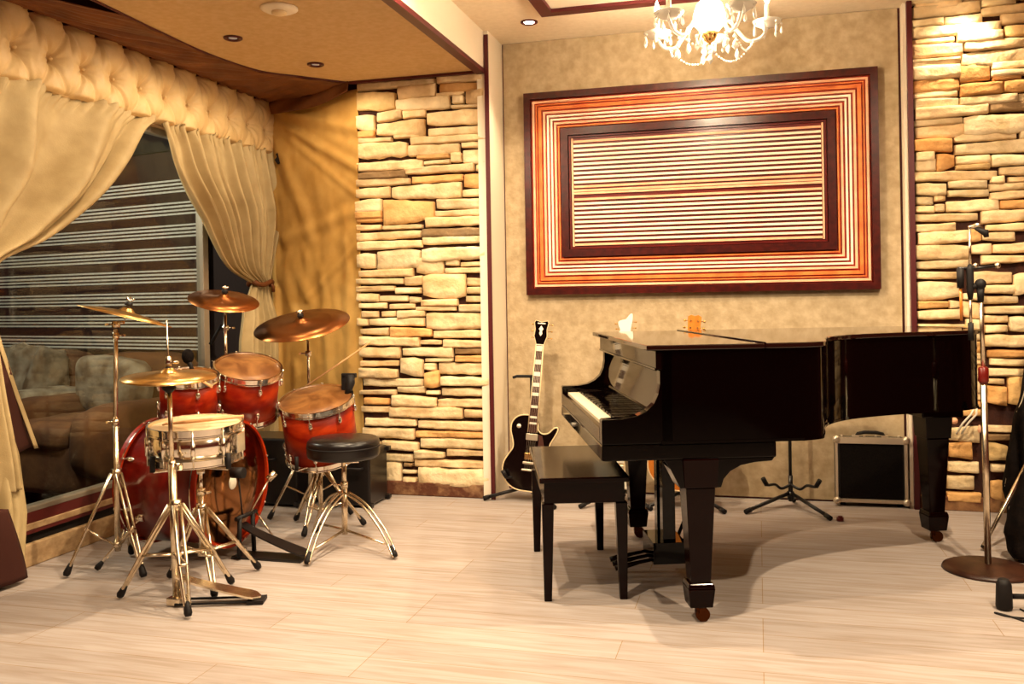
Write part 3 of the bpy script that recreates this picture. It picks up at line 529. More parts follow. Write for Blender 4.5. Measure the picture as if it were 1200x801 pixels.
tag(mb.build('swag_fabric', M_['brown_fabric'], solid=.004), 'dark brown fabric swag above the olive corner drape', 'fabric')
# corner drape
struct('wall_corner', MB().add([(-3.29, 5.66, 0), (-2.38, 5.26, 0), (-2.38, 5.26, 2.8), (-3.29, 5.66, 2.8), (-3.29, 5.76, 0), (-2.38, 5.36, 0), (-2.38, 5.36, 2.8), (-3.29, 5.76, 2.8)], [(0, 1, 2, 3), (7, 6, 5, 4), (0, 4, 5, 1), (3, 2, 6, 7), (0, 3, 7, 4), (1, 5, 6, 2)]), M_['back_room'])
def dr(u, v):
    x = lerp(-3.25, -2.390, u); y = lerp(5.585, 5.225, u); z = lerp(2.52, 0.01, v)
    dpx = 0
    for (u0, v0, u1, v1, wd, am) in DR_FOLDS:
        L2 = (u1 - u0) ** 2 + ((v1 - v0) * 3) ** 2; t = ((u - u0) * (u1 - u0) + (v - v0) * (v1 - v0) * 9) / L2; tc = max(0, min(1, t))
        du_ = u - (u0 + (u1 - u0) * tc); dv_ = (v - (v0 + (v1 - v0) * tc)) * 3; sg = du_ * (v1 - v0) * 3 - dv_ * (u1 - u0)
        d = math.hypot(du_, dv_)
        dpx += am * math.exp(-(d / wd) ** 2) - .5 * am * math.exp(-((d - wd * 1.6) / wd) ** 2)
    dpx += .014 * noise.noise(Vector((u * 5 + v * 3, v * 9 - u * 3, 2))) + .006 * noise.noise(Vector((u * 13 + v * 8, v * 22 - u * 6, 5))) + .006 * math.sin(u * 26 + v * 6) * v
    return (x, y - dpx - .02, z)
DR_FOLDS = [(a, b, c, d, w_ * .9, am * .8) for a, b, c, d, w_, am in [(0.03, .03, .5, .36, .065, .018), (0.03, .02, 1.0, .20, .04, .022), (0.03, .0, 1.0, .10, .05, .025), (0.1, .05, 1.0, .27, .03, .010), (.02, .04, .12, .60, .05, .016), (.2, .36, 1.0, .30, .05, .014), (.1, .3, .50, .55, .06, .012),
            (.45, .52, 1.0, .38, .03, .010), (.2, .42, .4, .85, .07, .010), (.6, .45, .72, .9, .05, .014), (.85, .3, .9, .95, .05, .014), (.08, .5, .12, 1, .04, .03), (.3, .7, .3, 1.0, .05, .015)]]
mb = MB(); mb.grid(130, 190, dr)
tag(mb.build('corner_drape', M_['drape'], solid=.004), 'olive gold fabric draped floor to ceiling between the curtain and the stone pier', 'drape')
mb = MB(); mb.prism([(0, 0), (.03, .012), (.045, -.01), (.035, -.035), (.05, -.06), (.01, -.07), (-.012, -.04), (.008, -.02)], 0, .012, M=Matrix.Translation((-3.13, 5.50, 2.20)) @ Matrix.Rotation(PI / 2, 4, 'X'))
tag(mb.build('curtain_clip', M_['rubber']), 'small dark clip at the far end of the tufted pelmet', 'clip')
# ================================================================== DRUM KIT
def ring(mb, R, z0, z1, t=.006, M=None, seg=48):
    mb.lathe([(R, z0), (R + t, z0), (R + t, z1), (R, z1)], seg, M, smooth=False, close=True); return mb
def drum(name, label, R, h, M, nl, head, shell='red_lacquer', cat='drum', group=None, hoop='chrome', chrome_shell=False, two=True, res_head=None):
    t = thing(name, label, cat, M=M, group=group)
    mb = MB(); mb.lathe([(R - .008, .004), (R, .004), (R, h - .004), (R - .008, h - .004)], 56, None, True, close=True); mb.build('shell', M_[shell], t)
    mb = MB(); mb.lathe([(1e-4, h + .001), (R * .5, h + .001), (R - .004, h + .001), (R + .002, h - .006), (R + .002, h - .012)], 56); mb.build('batter_head', M_[head], t)
    mb = MB(); mb.lathe([(1e-4, -.001), (R - .004, -.001), (R + .002, .006), (R + .002, .012)], 56); mb.build('resonant_head', M_[res_head or head], t)
    for z0, z1 in ((h - .020, h + .010), (-.010, .020)):
        mb = MB(); ring(mb, R + .003, z0, z1, .0035 if hoop == 'chrome' else .012, seg=56)
        if hoop == 'chrome': ring(mb, R + .003, z1 - .003, z1 + .001, .008, seg=56); ring(mb, R + .003, z0, z0 + .003, .010, seg=56)
        mb.build('hoop', M_[hoop], t)
    for k in range(nl):
        a = 2 * PI * (k + .35) / nl; Mk = Matrix.Rotation(a, 4, 'Z')
        if chrome_shell:
            mb = MB(); mb.cyl((R + .012, 0, h * .22), (R + .012, 0, h * .78), .009, seg=10, M=Mk); mb.box(R - .002, R + .014, -.008, .008, h * .3, h * .36, M=Mk); mb.box(R - .002, R + .014, -.008, .008, h * .64, h * .70, M=Mk)
            lg = mb.build('lug', M_['chrome'], t)
            mb = MB(); mb.cyl((R + .012, 0, -.012), (R + .012, 0, h + .012), .0032, seg=8, M=Mk); mb.build('tension_rod', M_['chrome'], lg)
        else:
            for zc, zr in ((h - .058, h + .010), (.058, -.010)):
                mb = MB(); mb.ball((R + .010, 0, zc), .012, 10, Mk, (1, 1, 1.7)); mb.box(R - .002, R + .008, -.009, .009, zc - .016, zc + .016, M=Mk)
                lg = mb.build('lug', M_['chrome'], t)
                mb = MB(); mb.cyl((R + .013, 0, zc), (R + .013, 0, zr), .0032, seg=8, M=Mk); mb.ball((R + .013, 0, zr), .006, 8, Mk); mb.build('tension_rod', M_['chrome'], lg)
    return t
def foot(parent, p, d, r=.013, L=.055, name='rubber_foot'):
    d = Vector(d).normalized(); p = Vector(p); mb = MB()
    mb.tube([p - d * L, p - d * L * .7, p - d * .012, p], [r * .75, r, r * 1.25, r * .9], 10)
    return mb.build(name, M_['rubber'], parent)
def tripod(t, cx, cy, zc, feet, zlow, r=.007, m='old_chrome', gap=.012, mid=.55):
    """legs from a collar at height zc down to feet; struts back to the tube at zlow"""
    for (fx, fy) in feet:
        d = Vector((fx - cx, fy - cy, 0)).normalized(); side = Vector((-d.y, d.x, 0)) * gap
        top = Vector((cx, cy, zc)) + d * .022; bt = Vector((fx, fy, .012)); v = (bt - top)
        kn = top + v * mid
        mb = MB()
        for s in (-1, 1):
            mb.tube([top + side * s, kn + side * s, bt - v * .10 + side * s * .55, bt - v * .06], r * .78, 8)
        low = Vector((cx, cy, zlow)) + d * .015
        for s in (-1, 1): mb.tube([kn + side * s, low + side * s * .5], r * .5, 8)
        mb.cyl(kn - side * 1.3, kn + side * 1.3, .008, seg=8)
        lg = mb.build('leg', M_[m], t, local=False)
        f = foot(None, bt, v); f.parent = lg; lg.data.update()
        for vv in f.data.vertices: vv.co = wm(lg).inverted() @ vv.co
    mb = MB(); mb.cyl((cx, cy, zc - .02), (cx, cy, zc + .02), .022, seg=14); mb.build('leg_collar', M_[m], t, local=False); mb = MB(); mb.cyl((cx, cy, zlow - .012), (cx, cy, zlow + .012), .018, seg=12); mb.build('leg_collar', M_[m], t, local=False)
def cymbal(label, M, R, m, group=None, bell=.16):
    mb = MB(); mb.lathe([(.006, .030), (R * bell * .6, .027), (R * bell, .014), (R * bell * 1.15, .010), (R * .6, .002), (R, -.012), (R, -.0135), (R * .6, .0005), (R * bell * 1.1, .008), (R * bell * .9, .012), (.006, .028)], 64, close=False)
    o = mb.build('cymbal', M_[m]); o.matrix_basis = M; tag(o, label, 'cymbal', group)
    return o
def topnut(t, p, n):
    n = Vector(n).normalized(); p = Vector(p); mb = MB()
    mb.cyl(p - n * .03, p + n * .075, .004, seg=8); mb.build('cymbal_rod', M_['chrome'], t, local=False)
    mb = MB(); mb.tube([p + n * .034, p + n * .036, p + n * .052, p + n * .054], [.016, .018, .015, .008], 12); mb.build('felt', M_['rubber'], t, local=False); mb = MB(); mb.tube([p + n * .005, p + n * .0, p - n * .012], [.008, .016, .018], 12); mb.build('felt', M_['rubber'], t, local=False)
    s = n.orthogonal().normalized(); mb = MB(); mb.tube([p + n * .070 - s * .016, p + n * .060 - s * .007, p + n * .060 + s * .007, p + n * .070 + s * .016], [.005, .005, .005, .005], 8); mb.build('wing_nut', M_['chrome'], t, local=False)
def stand_tube(t, pts, r, m='old_chrome', name='tube'):
    mb = MB(); mb.tube(pts, r, 14); return mb.build(name, M_[m], t, local=False)
def clampknob(t, p, d=(1, 0, 0), m='chrome', s=1.0, name='clamp'):
    p = Vector(p); d = Vector(d).normalized(); mb = MB(); mb.cyl(p - Vector((0, 0, .014)), p + Vector((0, 0, .014)), .015 * s, seg=12); mb.cyl(p, p + d * .035 * s, .005, seg=8)
    o = d.cross(Vector((0, 0, 1))).normalized(); mb.tube([p + d * .036 * s - o * .014, p + d * .036 * s + o * .014], .006, 8)
    return mb.build(name, M_[m], t, local=False)

# bass drum (axis along +X, batter head toward the throne)
KX, KY, KZ, KR = -2.84, 3.80, 0.345, 0.285
n_k = Vector((math.cos(-.03), math.sin(-.03), 0))
Mk = axisM((KX, KY, KZ), n_k, (0, 0, 1))
M_['kick_head'] = mat('smoky_mirror_head', (0.30, 0.13, 0.045), 0.13, 1.0)
bd_ = drum('bass_drum', 'large red lacquered bass drum lying on its side with glossy head and white centre patch', KR, .42, Mk, 8, 'kick_head', shell='kick_red', hoop='red_lacquer', cat='drum')
mb = MB(); mb.lathe([(1e-4, .4245), (.030, .4245), (.032, .4225)], 28); mb.build('click_patch', M_['white'], bd_)
mb = MB()
for zc in (.016, .404):
    mb2 = MB(); ring(mb2, KR + .0145, zc - .003, zc + .003, .0015, seg=64); mb2.build('hoop_inlay', M_['chrome'], bd_)
for sgn in (-1, 1):
    mb = MB(); a = Mk @ Vector((-.12, sgn * (KR - .01), .08)); b = Vector((a.x - .13, a.y + (-sgn) * -.10 * 1, .012)); b = Vector((a.x - .12, KY - sgn * (KR + .09), .012))
    a = Vector((KX + .10, KY - sgn * (KR - .03), KZ - .12))
    mb.cyl(a, b, .008, seg=10); mb.cyl(a - Vector((.02, 0, 0)), a + Vector((.02, 0, 0)), .02, seg=10)
    sp = mb.build('spur', M_['chrome'], bd_, local=False); f = foot(None, b, b - a, .012, .04); f.parent = sp
    for vv in f.data.vertices: vv.co = wm(sp).inverted() @ vv.co
# toms
def tomM(c, n, h): n = Vector(n).normalized(); c = Vector(c) - n * h; return axisM(c, n, (1, 0, 0))
nt1 = Vector((.13, -.17, 1)); nt2 = Vector((.30, -.28, 1)); nt3 = Vector((.03, -.32, 1))
t1 = drum('rack_tom', 'smaller red lacquered rack tom, left one above the bass drum behind the hi-hat', .133, .21, tomM((-2.665, 3.812, .845), nt1, .21), 6, 'head')
t2 = drum('rack_tom', 'tilted red lacquered rack tom with tan head, right one above the bass drum', .160, .25, tomM((-2.507, 4.086, .866), nt2, .25), 6, 'head')
t3 = drum('floor_tom', 'red lacquered floor tom on a chrome stand behind the round black throne', .188, .31, tomM((-2.249, 4.311, .680), nt3, .31), 8, 'head')
# tom mount
tm = thing('tom_holder', 'chrome double tom holder rising from the top of the bass drum', 'holder', (-2.62, 3.90, .63))
stand_tube(tm, [(-2.66, 3.86, .635), (-2.66, 3.92, .80)], .012, 'chrome'); stand_tube(tm, [(-2.66, 3.92, .78), (-2.58, 4.0, .75)], .008, 'chrome', 'arm'); stand_tube(tm, [(-2.66, 3.92, .80), (-2.665, 3.93, .76)], .008, 'chrome', 'arm')
clampknob(tm, (-2.66, 3.90, .75))
# snare
sn = drum('snare_drum', 'chrome snare drum with coated head and two sticks lying on it', .186, .135, tomM((-2.306, 3.342, .685), (0.02, -.06, 1), .135), 10, 'snare_head', 'chrome', hoop='chrome', chrome_shell=True)
mb = MB(); mb.box(.186, .215, -.03, .03, .03, .11); mb.cyl((.20, -.02, .12), (.235, -.02, .14), .006, seg=8); o = mb.build('strainer', M_['chrome'], sn, bevel=.003)
ss = thing('snare_stand', 'chrome basket stand carrying the snare drum', 'stand', (-2.296, 3.357, 0))
SC = (-2.296, 3.357)
stand_tube(ss, [(SC[0], SC[1], .16), (SC[0], SC[1], .40)], .012); stand_tube(ss, [(SC[0], SC[1], .38), (SC[0], SC[1], .49)], .008, 'chrome', 'upper_tube')
clampknob(ss, (SC[0], SC[1], .40), (1, -.3, 0), 'old_chrome', 1.2); clampknob(ss, (SC[0], SC[1], .49), (.6, -.8, 0), 'chrome', 1.2, 'tilter')
tripod(ss, SC[0], SC[1], .33, [(-2.49, 3.40), (-2.14, 3.21), (-2.17, 3.60)], .14, .008)
for a in (2.2, 4.3, 6.0):
    d = Vector((math.cos(a), math.sin(a), 0)); c = Vector((SC[0] - .01, SC[1] - .015, .503)); mb = MB(); e = c + d * .192 + Vector((0, 0, .012))
    mb.tube([c, e, e + Vector((0, 0, .04))], .006, 8); bs = mb.build('basket_arm', M_['chrome'], ss, local=False)
    mb = MB(); mb.cyl(e + d * .006 + Vector((0, 0, .0)), e + d * .006 + Vector((0, 0, .065)), .011, seg=10); g = mb.build('rubber_grip', M_['rubber'], bs, local=False)
# sticks on snare
for i, (a, b, lab) in enumerate((((-2.41, 3.275, .696), (-2.16, 3.435, .711), 'wooden drumstick across the snare head, pointing up to the right'), ((-2.40, 3.245, .696), (-2.09, 3.365, .722), 'wooden drumstick on the snare, the one nearer the camera'))):
    a = Vector(a); b = Vector(b); mb = MB(); d = b - a; mb.tube([a, a + d * .015, a + d * .05, a + d * .25, b], [.002, .0045, .003, .0065, .0068], 10); tag(mb.build('drumstick', M_['wood_stick']), lab, 'drumstick', 'drumsticks on the drums')
a = Vector((-2.76, 3.87, .878)); b = Vector((-2.56, 3.74, .838)); mb = MB(); d = b - a; mb.tube([a, a + d * .02, a + d * .05, a + d * .3, b + d * .6], [.002, .0045, .003, .0065, .0068], 10); tag(mb.build('drumstick', M_['wood_stick']), 'pale drumstick lying on the smaller rack tom', 'drumstick', 'drumsticks on the drums')

# hi-hat
HX, HY = -2.25, 3.12
hh = thing('hi_hat_stand', 'chrome hi-hat stand with foot pedal in front of the snare drum', 'hi-hat stand', (HX, HY, 0))
top = Vector((HX - .035, HY + .01, 1.135))
def hp(z): return Vector((HX, HY, 0)).lerp(top, max(0, z) / 1.135) * 1.0
def hpt(z): v = Vector((HX, HY, 0)).lerp(top, z / 1.135); v.z = z; return v
stand_tube(hh, [hpt(.03), hpt(.56)], .0165); stand_tube(hh, [hpt(.54), hpt(.86)], .0095, 'old_chrome', 'upper_tube'); stand_tube(hh, [hpt(.86), hpt(1.135)], .0035, 'old_chrome', 'pull_rod')
clampknob(hh, hpt(.56), (1, -.2, 0), 'old_chrome'); mb = MB(); mb.tube([hpt(.945), hpt(.95), hpt(.985), hpt(.99)], [.008, .013, .013, .006], 12); mb.cyl(hpt(.965), hpt(.965) + Vector((.04, .01, 0)), .006, seg=8); mb.build('clutch', M_['chrome'], hh, local=False)
mb = MB(); mb.tube([hpt(.845), hpt(.86), hpt(.885)], [.012, .028, .020], 14); mb.build('felt', M_['rubber'], hh, local=False); mb = MB(); mb.tube([hpt(.93), hpt(.945)], [.018, .014], 14); mb.build('felt', M_['rubber'], hh, local=False)
tripod(hh, HX, HY, .40, [(-2.526, 3.126), (-2.105, 2.985), (-2.17, 3.385)], .20, .009, gap=.014)
mb = MB(); mb.box(HX - .03, HX + .03, HY - .03, HY + .03, .004, .035); mb.build('pedal_frame', M_['old_chrome'], hh, local=False, bevel=.004)
pdv = Vector((.30, .10, 0)).normalized(); pn = Vector((-pdv.y, pdv.x, 0))
PM = Matrix(((pdv.x, pn.x, 0, HX), (pdv.y, pn.y, 0, HY), (0, 0, 1, 0), (0, 0, 0, 1)))
def footboard(mb, L, w0, w1, z0, z1, M):
    n = 14; vs_ = []
    for i in range(n):
        t = i / (n - 1); wd = lerp(w0, w1, t) * (1 if t < .85 else math.sqrt(max(0.02, 1 - ((t - .85) / .15) ** 2))); zz = lerp(z0, z1, t ** .8)
        vs_ += [(t * L, -wd, zz), (t * L, wd, zz), (t * L, wd, zz + .008), (t * L, -wd, zz + .008)]
    fs_ = [(i * 4 + k, i * 4 + (k + 1) % 4, i * 4 + 4 + (k + 1) % 4, i * 4 + 4 + k) for i in range(n - 1) for k in range(4)] + [(3, 2, 1, 0), tuple(4 * (n - 1) + k for k in range(4))]
    mb.add(vs_, fs_, False, None, M)
mb = MB(); footboard(mb, .33, .028, .048, .115, .018, PM @ Matrix.Translation((.0, 0, 0))); mb.build('footboard', M_['old_chrome'], hh, local=False)
mb = MB(); mb.tube([PM @ Vector((0, .035, .012)), PM @ Vector((.31, .03, .012))], .005, 8); mb.tube([PM @ Vector((0, -.035, .012)), PM @ Vector((.31, -.03, .012))], .005, 8); mb.box(.28, .345, -.04, .04, .003, .016, M=PM); mb.build('radius_rods', M_['rubber'], hh, local=False)
nh = Vector((.05, -.07, 1))
cymbal('top hi-hat cymbal, golden bronze, on the stand in front of the rack tom', axisM(hpt(.915), nh, (1, 0, 0)), .183, 'brass_gold', 'hi-hat pair')
cymbal('bottom hi-hat cymbal, facing up under its golden twin', axisM(hpt(.893), -nh, (1, 0, 0)), .181, 'brass_gold', 'hi-hat pair')

# cymbal stand, left
CX, CY = -2.80, 3.46
c1 = thing('cymbal_stand', 'tall chrome cymbal stand at far left by the window sill, on braced legs', 'cymbal stand', (CX, CY, 0), group='cymbal stands')
tp = Vector((CX + .015, CY, 1.09))
stand_tube(c1, [(CX, CY, .09), (CX, CY, .66)], .013); stand_tube(c1, [(CX, CY, .64), (CX + .008, CY, 1.09)], .0095, 'old_chrome', 'upper_tube')
clampknob(c1, (CX, CY, .67), (-1, 0, 0), 'old_chrome'); clampknob(c1, (CX + .008, CY, 1.06), (1, .3, 0), 'old_chrome'); clampknob(c1, (CX + .01, CY, 1.11), (-1, 0, 0), 'old_chrome', 1.2, 'tilter')
cc1 = Vector((-2.735, 3.46, 1.158)); n1 = Vector((.225, .165, 1)).normalized()
stand_tube(c1, [(CX + .01, CY, 1.115), cc1 - n1 * .04], .007, 'old_chrome', 'tilter_arm'); topnut(c1, cc1 + n1 * .002, n1)
tripod(c1, CX, CY, .44, [(-2.955, 3.315), (-2.60, 3.375), (-2.90, 3.68)], .12, .008)
cymbal('thin golden crash cymbal seen edge-on, tilted down to the right at far left', axisM(cc1, n1), .205, 'brass_gold', 'crash and ride cymbals')
# middle cymbal stand
DX, DY = -2.84, 4.40
c2 = thing('cymbal_stand', 'chrome cymbal stand behind the rack toms, under the middle copper cymbal', 'cymbal stand', (DX, DY, 0), group='cymbal stands')
stand_tube(c2, [(DX, DY, .09), (DX, DY, .70)], .014, 'chrome'); stand_tube(c2, [(DX, DY, .68), (DX, DY, 1.17)], .010, 'chrome', 'upper_tube'); clampknob(c2, (DX, DY, .71), (-1, 0, 0)); clampknob(c2, (DX, DY, 1.06), (1, 0, 0), s=1.3)
clampknob(c2, (DX, DY, 1.165), (-.5, -1, 0), s=1.2, name='tilter')
tripod(c2, DX, DY, .42, [(-3.08, 4.30), (-2.66, 4.22), (-2.80, 4.66)], .12, .008)
cc2 = Vector((-2.83, 4.38, 1.222)); n2_ = Vector((.28, -.22, 1)).normalized(); topnut(c2, cc2, n2_)
stand_tube(c2, [(DX, DY, 1.17), cc2 - n2_ * .03], .006, 'chrome', 'tilter_arm')
mb = MB(); mb.tube([(DX - .02, DY, 1.08), (DX - .08, DY - .02, .97)], [.008, .011], 8); mb.build('memory_handle', M_['rubber'], c2, local=False)
cymbal('copper crash cymbal standing highest, between the right curtain and the toms', axisM(cc2, n2_), .190, 'copper', 'crash and ride cymbals')
# ride stand
EX, EY = -2.42, 4.56
c3 = thing('cymbal_stand', 'thin chrome cymbal stand under the big dark ride cymbal, behind the floor tom', 'cymbal stand', (EX, EY, 0), group='cymbal stands')
stand_tube(c3, [(EX, EY, .09), (EX, EY, .62)], .012); stand_tube(c3, [(EX, EY, .60), (EX, EY, .98)], .008, 'old_chrome', 'upper_tube'); clampknob(c3, (EX, EY, .91), (-1, -.3, 0), 'chrome', 1.2)
cc3 = Vector((-2.425, 4.50, 1.083)); n3_ = Vector((.00, -.34, 1)).normalized(); topnut(c3, cc3, n3_); stand_tube(c3, [(EX, EY, .97), cc3 - n3_ * .02], .0055, 'old_chrome', 'tilter_arm')
tripod(c3, EX, EY, .40, [(-2.60, 4.42), (-2.20, 4.62), (-2.46, 4.76)], .12, .007)
stand_tube(c3, [(-2.46, 4.50, .70), (-2.15, 4.80, .96)], .0045, 'wood_stick', 'boom_arm')
cymbal('large dark bronze ride cymbal tilted toward the throne in front of the corner drape', axisM(cc3, n3_), .262, 'dark_bronze', 'crash and ride cymbals')
# floor tom stand
FX, FY = -2.24, 4.33
fs = thing('tom_stand', 'chrome folding stand under the floor tom, black rubber feet', 'stand', (FX, FY, 0))
stand_tube(fs, [(FX, FY, .10), (FX, FY, .34)], .012); tripod(fs, FX, FY, .30, [(-2.235, 4.13), (-2.03, 4.42), (-2.45, 4.44)], .10, .008)
for a in (0.4, 2.5, 4.6):
    d = Vector((math.cos(a), math.sin(a), 0)); c = Vector((FX, FY, .345)); mb = MB(); e = c + d * .20 + Vector((0, 0, .0)); mb.tube([c, e, e + Vector((0, 0, .05))], .006, 8); bs = mb.build('basket_arm', M_['chrome'], fs, local=False)
    mb = MB(); mb.cyl(e + d * .008, e + d * .008 + Vector((0, 0, .07)), .010, seg=10); mb.build('rubber_grip', M_['rubber'], bs, local=False)
# clip microphone on floor tom
cm = thing('clip_microphone', 'black clip-on microphone on the far rim of the floor tom', 'microphone', (-2.13, 4.43, .69))
mb = MB(); mb.box(-2.165, -2.14, 4.44, 4.47, .665, .80); mb.box(-2.165, -2.085, 4.44, 4.47, .785, .81); mb.build('bracket', M_['rubber'], cm, local=False, bevel=.004)
mb = MB(); mb.tube([(-2.11, 4.44, .80), (-2.105, 4.43, .76), (-2.115, 4.41, .70)], [.022, .024, .016], 12); mb.build('capsule', M_['rubber'], cm, local=False)
cm2 = thing('clip_microphone', 'black microphone with round windshield behind the hi-hat rod, over the smaller rack tom', 'microphone', (-2.80, 3.97, .86))
mb = MB(); mb.ball((-2.75, 3.93, .935), .030, 14, None, (1, 1, 1.25)); mb.build('windshield', M_['grille'], cm2, local=False)
mb = MB(); mb.tube([(-2.75, 3.93, .92), (-2.735, 3.93, .89), (-2.72, 3.93, .845)], [.014, .012, .008], 10); mb.build('body', M_['rubber'], cm2, local=False)

# throne
TX, TY = -1.965, 4.045
th = thing('drum_throne', 'round black vinyl drum throne on chrome tripod', 'stool', (TX, TY, 0))
mb = MB(); mb.lathe([(1e-4, .436), (.160, .436), (.171, .442), (.176, .455), (.177, .505), (.173, .520), (.160, .530), (.08, .535), (1e-4, .536)], 48, Matrix.Translation((TX, TY, 0))); se = mb.build('seat', M_['black_leather'], th, local=False)
mb = MB(); mb.lathe([(.1755, .486), (.1785, .489), (.1785, .493), (.1755, .496)], 48, Matrix.Translation((TX, TY, 0)), close=True); mb.build('piping', M_['rubber'], se, local=False)
stand_tube(th, [(TX, TY, .06), (TX, TY, .30)], .0145); stand_tube(th, [(TX, TY, .28), (TX, TY, .436)], .012, 'old_chrome', 'upper_tube'); clampknob(th, (TX, TY, .30), (-1, -.2, 0), 'old_chrome', 1.2)
mb = MB(); mb.cyl((TX, TY, .425), (TX, TY, .4355), .06, seg=20); mb.build('seat_plate', M_['chrome'], th, local=False)
for (fx, fy) in ((-1.99, 3.70), (-1.635, 3.885), (-2.225, 4.235)):
    d = Vector((fx - TX, fy - TY, 0)); dn = d.normalized(); side = Vector((-dn.y, dn.x, 0)) * .013
    p = [Vector((TX, TY, .265)) + dn * .02, Vector((TX, TY, .22)) + d * .42, Vector((TX, TY, .12)) + d * .78, Vector((TX, TY, .012)) + d]
    q = catmull([tuple(a) for a in p], 5, False); mb = MB()
    for s in (-1, 1): mb.tube([Vector(a) + side * s for a in q], .0055, 8)
    mb.tube([Vector((TX, TY, .08)) + dn * .015, Vector((TX, TY, .06)) + d * .80], .0065, 8)
    lg = mb.build('leg', M_['old_chrome'], th, local=False); f = foot(None, p[-1], p[-1] - p[-2]); f.parent = lg
    for vv in f.data.vertices: vv.co = wm(lg).inverted() @ vv.co
# kick pedal
kp = thing('bass_drum_pedal', 'black bass drum pedal with footboard and beater at the bass drum', 'pedal', (-2.30, 3.80, 0))
KPM = Matrix.Translation((-2.40, 3.79, 0))
mb = MB(); mb.box(0.0, .36, -.055, .055, .0, .012, M=KPM); mb.build('base_plate', M_['black_metal'], kp, local=False, bevel=.003)
mb = MB(); footboard(mb, .35, .030, .050, .150, .020, KPM @ Matrix.Translation((.03, 0, 0))); mb.build('footboard', M_['black_metal'], kp, local=False)
mb = MB()
for s in (-1, 1): mb.tube([KPM @ Vector((.05, s * .065, .01)), KPM @ Vector((.05, s * .055, .20))], .011, 10)
mb.cyl(KPM @ Vector((.05, -.085, .195)), KPM @ Vector((.05, .085, .195)), .010, seg=10); mb.build('frame', M_['rubber'], kp, local=False)
mb = MB(); mb.cyl(KPM @ Vector((.05, -.03, .195)), KPM @ Vector((.045, -.055, .40)), .004, seg=8); sh = mb.build('beater_shaft', M_['black_metal'], kp, local=False)
mb = MB(); mb.cyl(KPM @ Vector((.015, -.055, .405)), KPM @ Vector((.075, -.055, .405)), .026, seg=16); mb.build('beater', M_['rubber'], sh, local=False)
mb = MB(); mb.cyl(KPM @ Vector((.05, .03, .195)), KPM @ Vector((.12, .11, .36)), .005, seg=8); mb.cyl(KPM @ Vector((.11, .10, .345)), KPM @ Vector((.135, .125, .375)), .017, seg=12); mb.build('second_beater', M_['old_chrome'], kp, local=False)
mb = MB(); mb.cyl(KPM @ Vector((.05, .09, .19)), KPM @ Vector((.16, .085, .05)), .005, seg=8); mb.build('spring', M_['chrome'], kp, local=False)
# black equipment boxes behind the kit
def case(name, label, x0, x1, y0, y1, h, cat='case', rz=0):
    t = thing(name, label, cat, ((x0 + x1) / 2, (y0 + y1) / 2, 0), rz); w, d = (x1 - x0) / 2, (y1 - y0) / 2
    MB().box(-w, w, -d, d, 0.012, h).build('body', M_['black_leather'], t, bevel=.012)
    for sx in (-1, 1):
        for sy in (-1, 1):
            for zz in (.02, h - .02): MB().box(sx * w - .018, sx * w + .018, sy * d - .018, sy * d + .018, zz - .014, zz + .012).build('corner_guard', M_['black_metal'], t, bevel=.004)
    mb = MB(); mb.tube([(-.07, -d - .004, h * .7), (-.06, -d - .03, h * .7), (.06, -d - .03, h * .7), (.07, -d - .004, h * .7)], .008, 8); mb.build('handle', M_['rubber'], t)
    return t
case('equipment_case', 'low black equipment case behind the bass drum, at the foot of the right curtain', -3.02, -2.60, 4.74, 5.02, .40)
case('equipment_case', 'low black equipment case behind the throne, against the stone pier corner', -2.56, -2.42, 4.88, 5.12, .36)
case('equipment_case', 'small black equipment case partly behind the throne legs', -2.39, -2.17, 4.80, 5.06, .33)
# ================================================================== GRAND PIANO (local u along the strings, v across the keyboard)
PT = 0.323; PW = 1.30
PMx = Matrix.Translation((-0.547, 3.212, 0)) @ Matrix.Rotation(PT, 4, 'Z')
pn_ = thing('grand_piano', 'black lacquered grand piano with closed mirror-like lid', 'piano', M=PMx)
bent = [(.74, 0), (.82, .035), (.865, .12), (.92, .26), (1.0, .39), (1.13, .505), (1.30, .585), (1.45, .63), (1.62, .66), (1.76, .705), (1.86, .79), (1.90, .92), (1.90, 1.07), (1.86, 1.19), (1.76, 1.27), (1.62, 1.30)]
bc = catmull(bent, 5, False)
outer = [(.22, 0), (.48, 0)] + bc + [(1.0, 1.30), (.22, 1.30)]
def offset_poly(P, d):
    n = len(P); out = []
    for i in range(n):
        a, b, c = Vector(P[i - 1]), Vector(P[i]), Vector(P[(i + 1) % n])
        e1 = (b - a).normalized(); e2 = (c - b).normalized(); n1 = Vector((e1.y, -e1.x)); n2 = Vector((e2.y, -e2.x)); m = (n1 + n2); m = m.normalized() / max(.4, m.normalized().dot(n1))
        out.append(tuple(b + m * d))
    return out
inner = offset_poly(outer, -.035)
BL = M_['black_lacquer']
mb = MB(); n_ = len(outer)
vs_ = [(p[0], p[1], .666) for p in outer] + [(p[0], p[1], 1.0) for p in outer] + [(p[0], p[1], .666) for p in inner] + [(p[0], p[1], 1.0) for p in inner]
fs_ = []
for i in range(n_ - 1):
    j = i + 1; fs_ += [(i, j, n_ + j, n_ + i), (2 * n_ + i, 3 * n_ + i, 3 * n_ + j, 2 * n_ + j), (n_ + i, n_ + j, 3 * n_ + j, 3 * n_ + i), (i, 2 * n_ + i, 2 * n_ + j, j)]
for i in (0, n_ - 1): fs_.append((i, n_ + i, 3 * n_ + i, 2 * n_ + i))
mb.add(vs_, fs_, True); o = mb.build('rim', BL, pn_)
m_ = o.modifiers.new('edge', 'EDGE_SPLIT'); m_.split_angle = math.radians(35)
MB().prism(offset_poly(outer, -.012), .690, .715).build('soundboard', BL, pn_)
mb = MB(); mb.prism([(p[0], p[1]) for p in offset_poly(outer, .004)], .664, .674); mb.build('rim_moulding', BL, pn_)
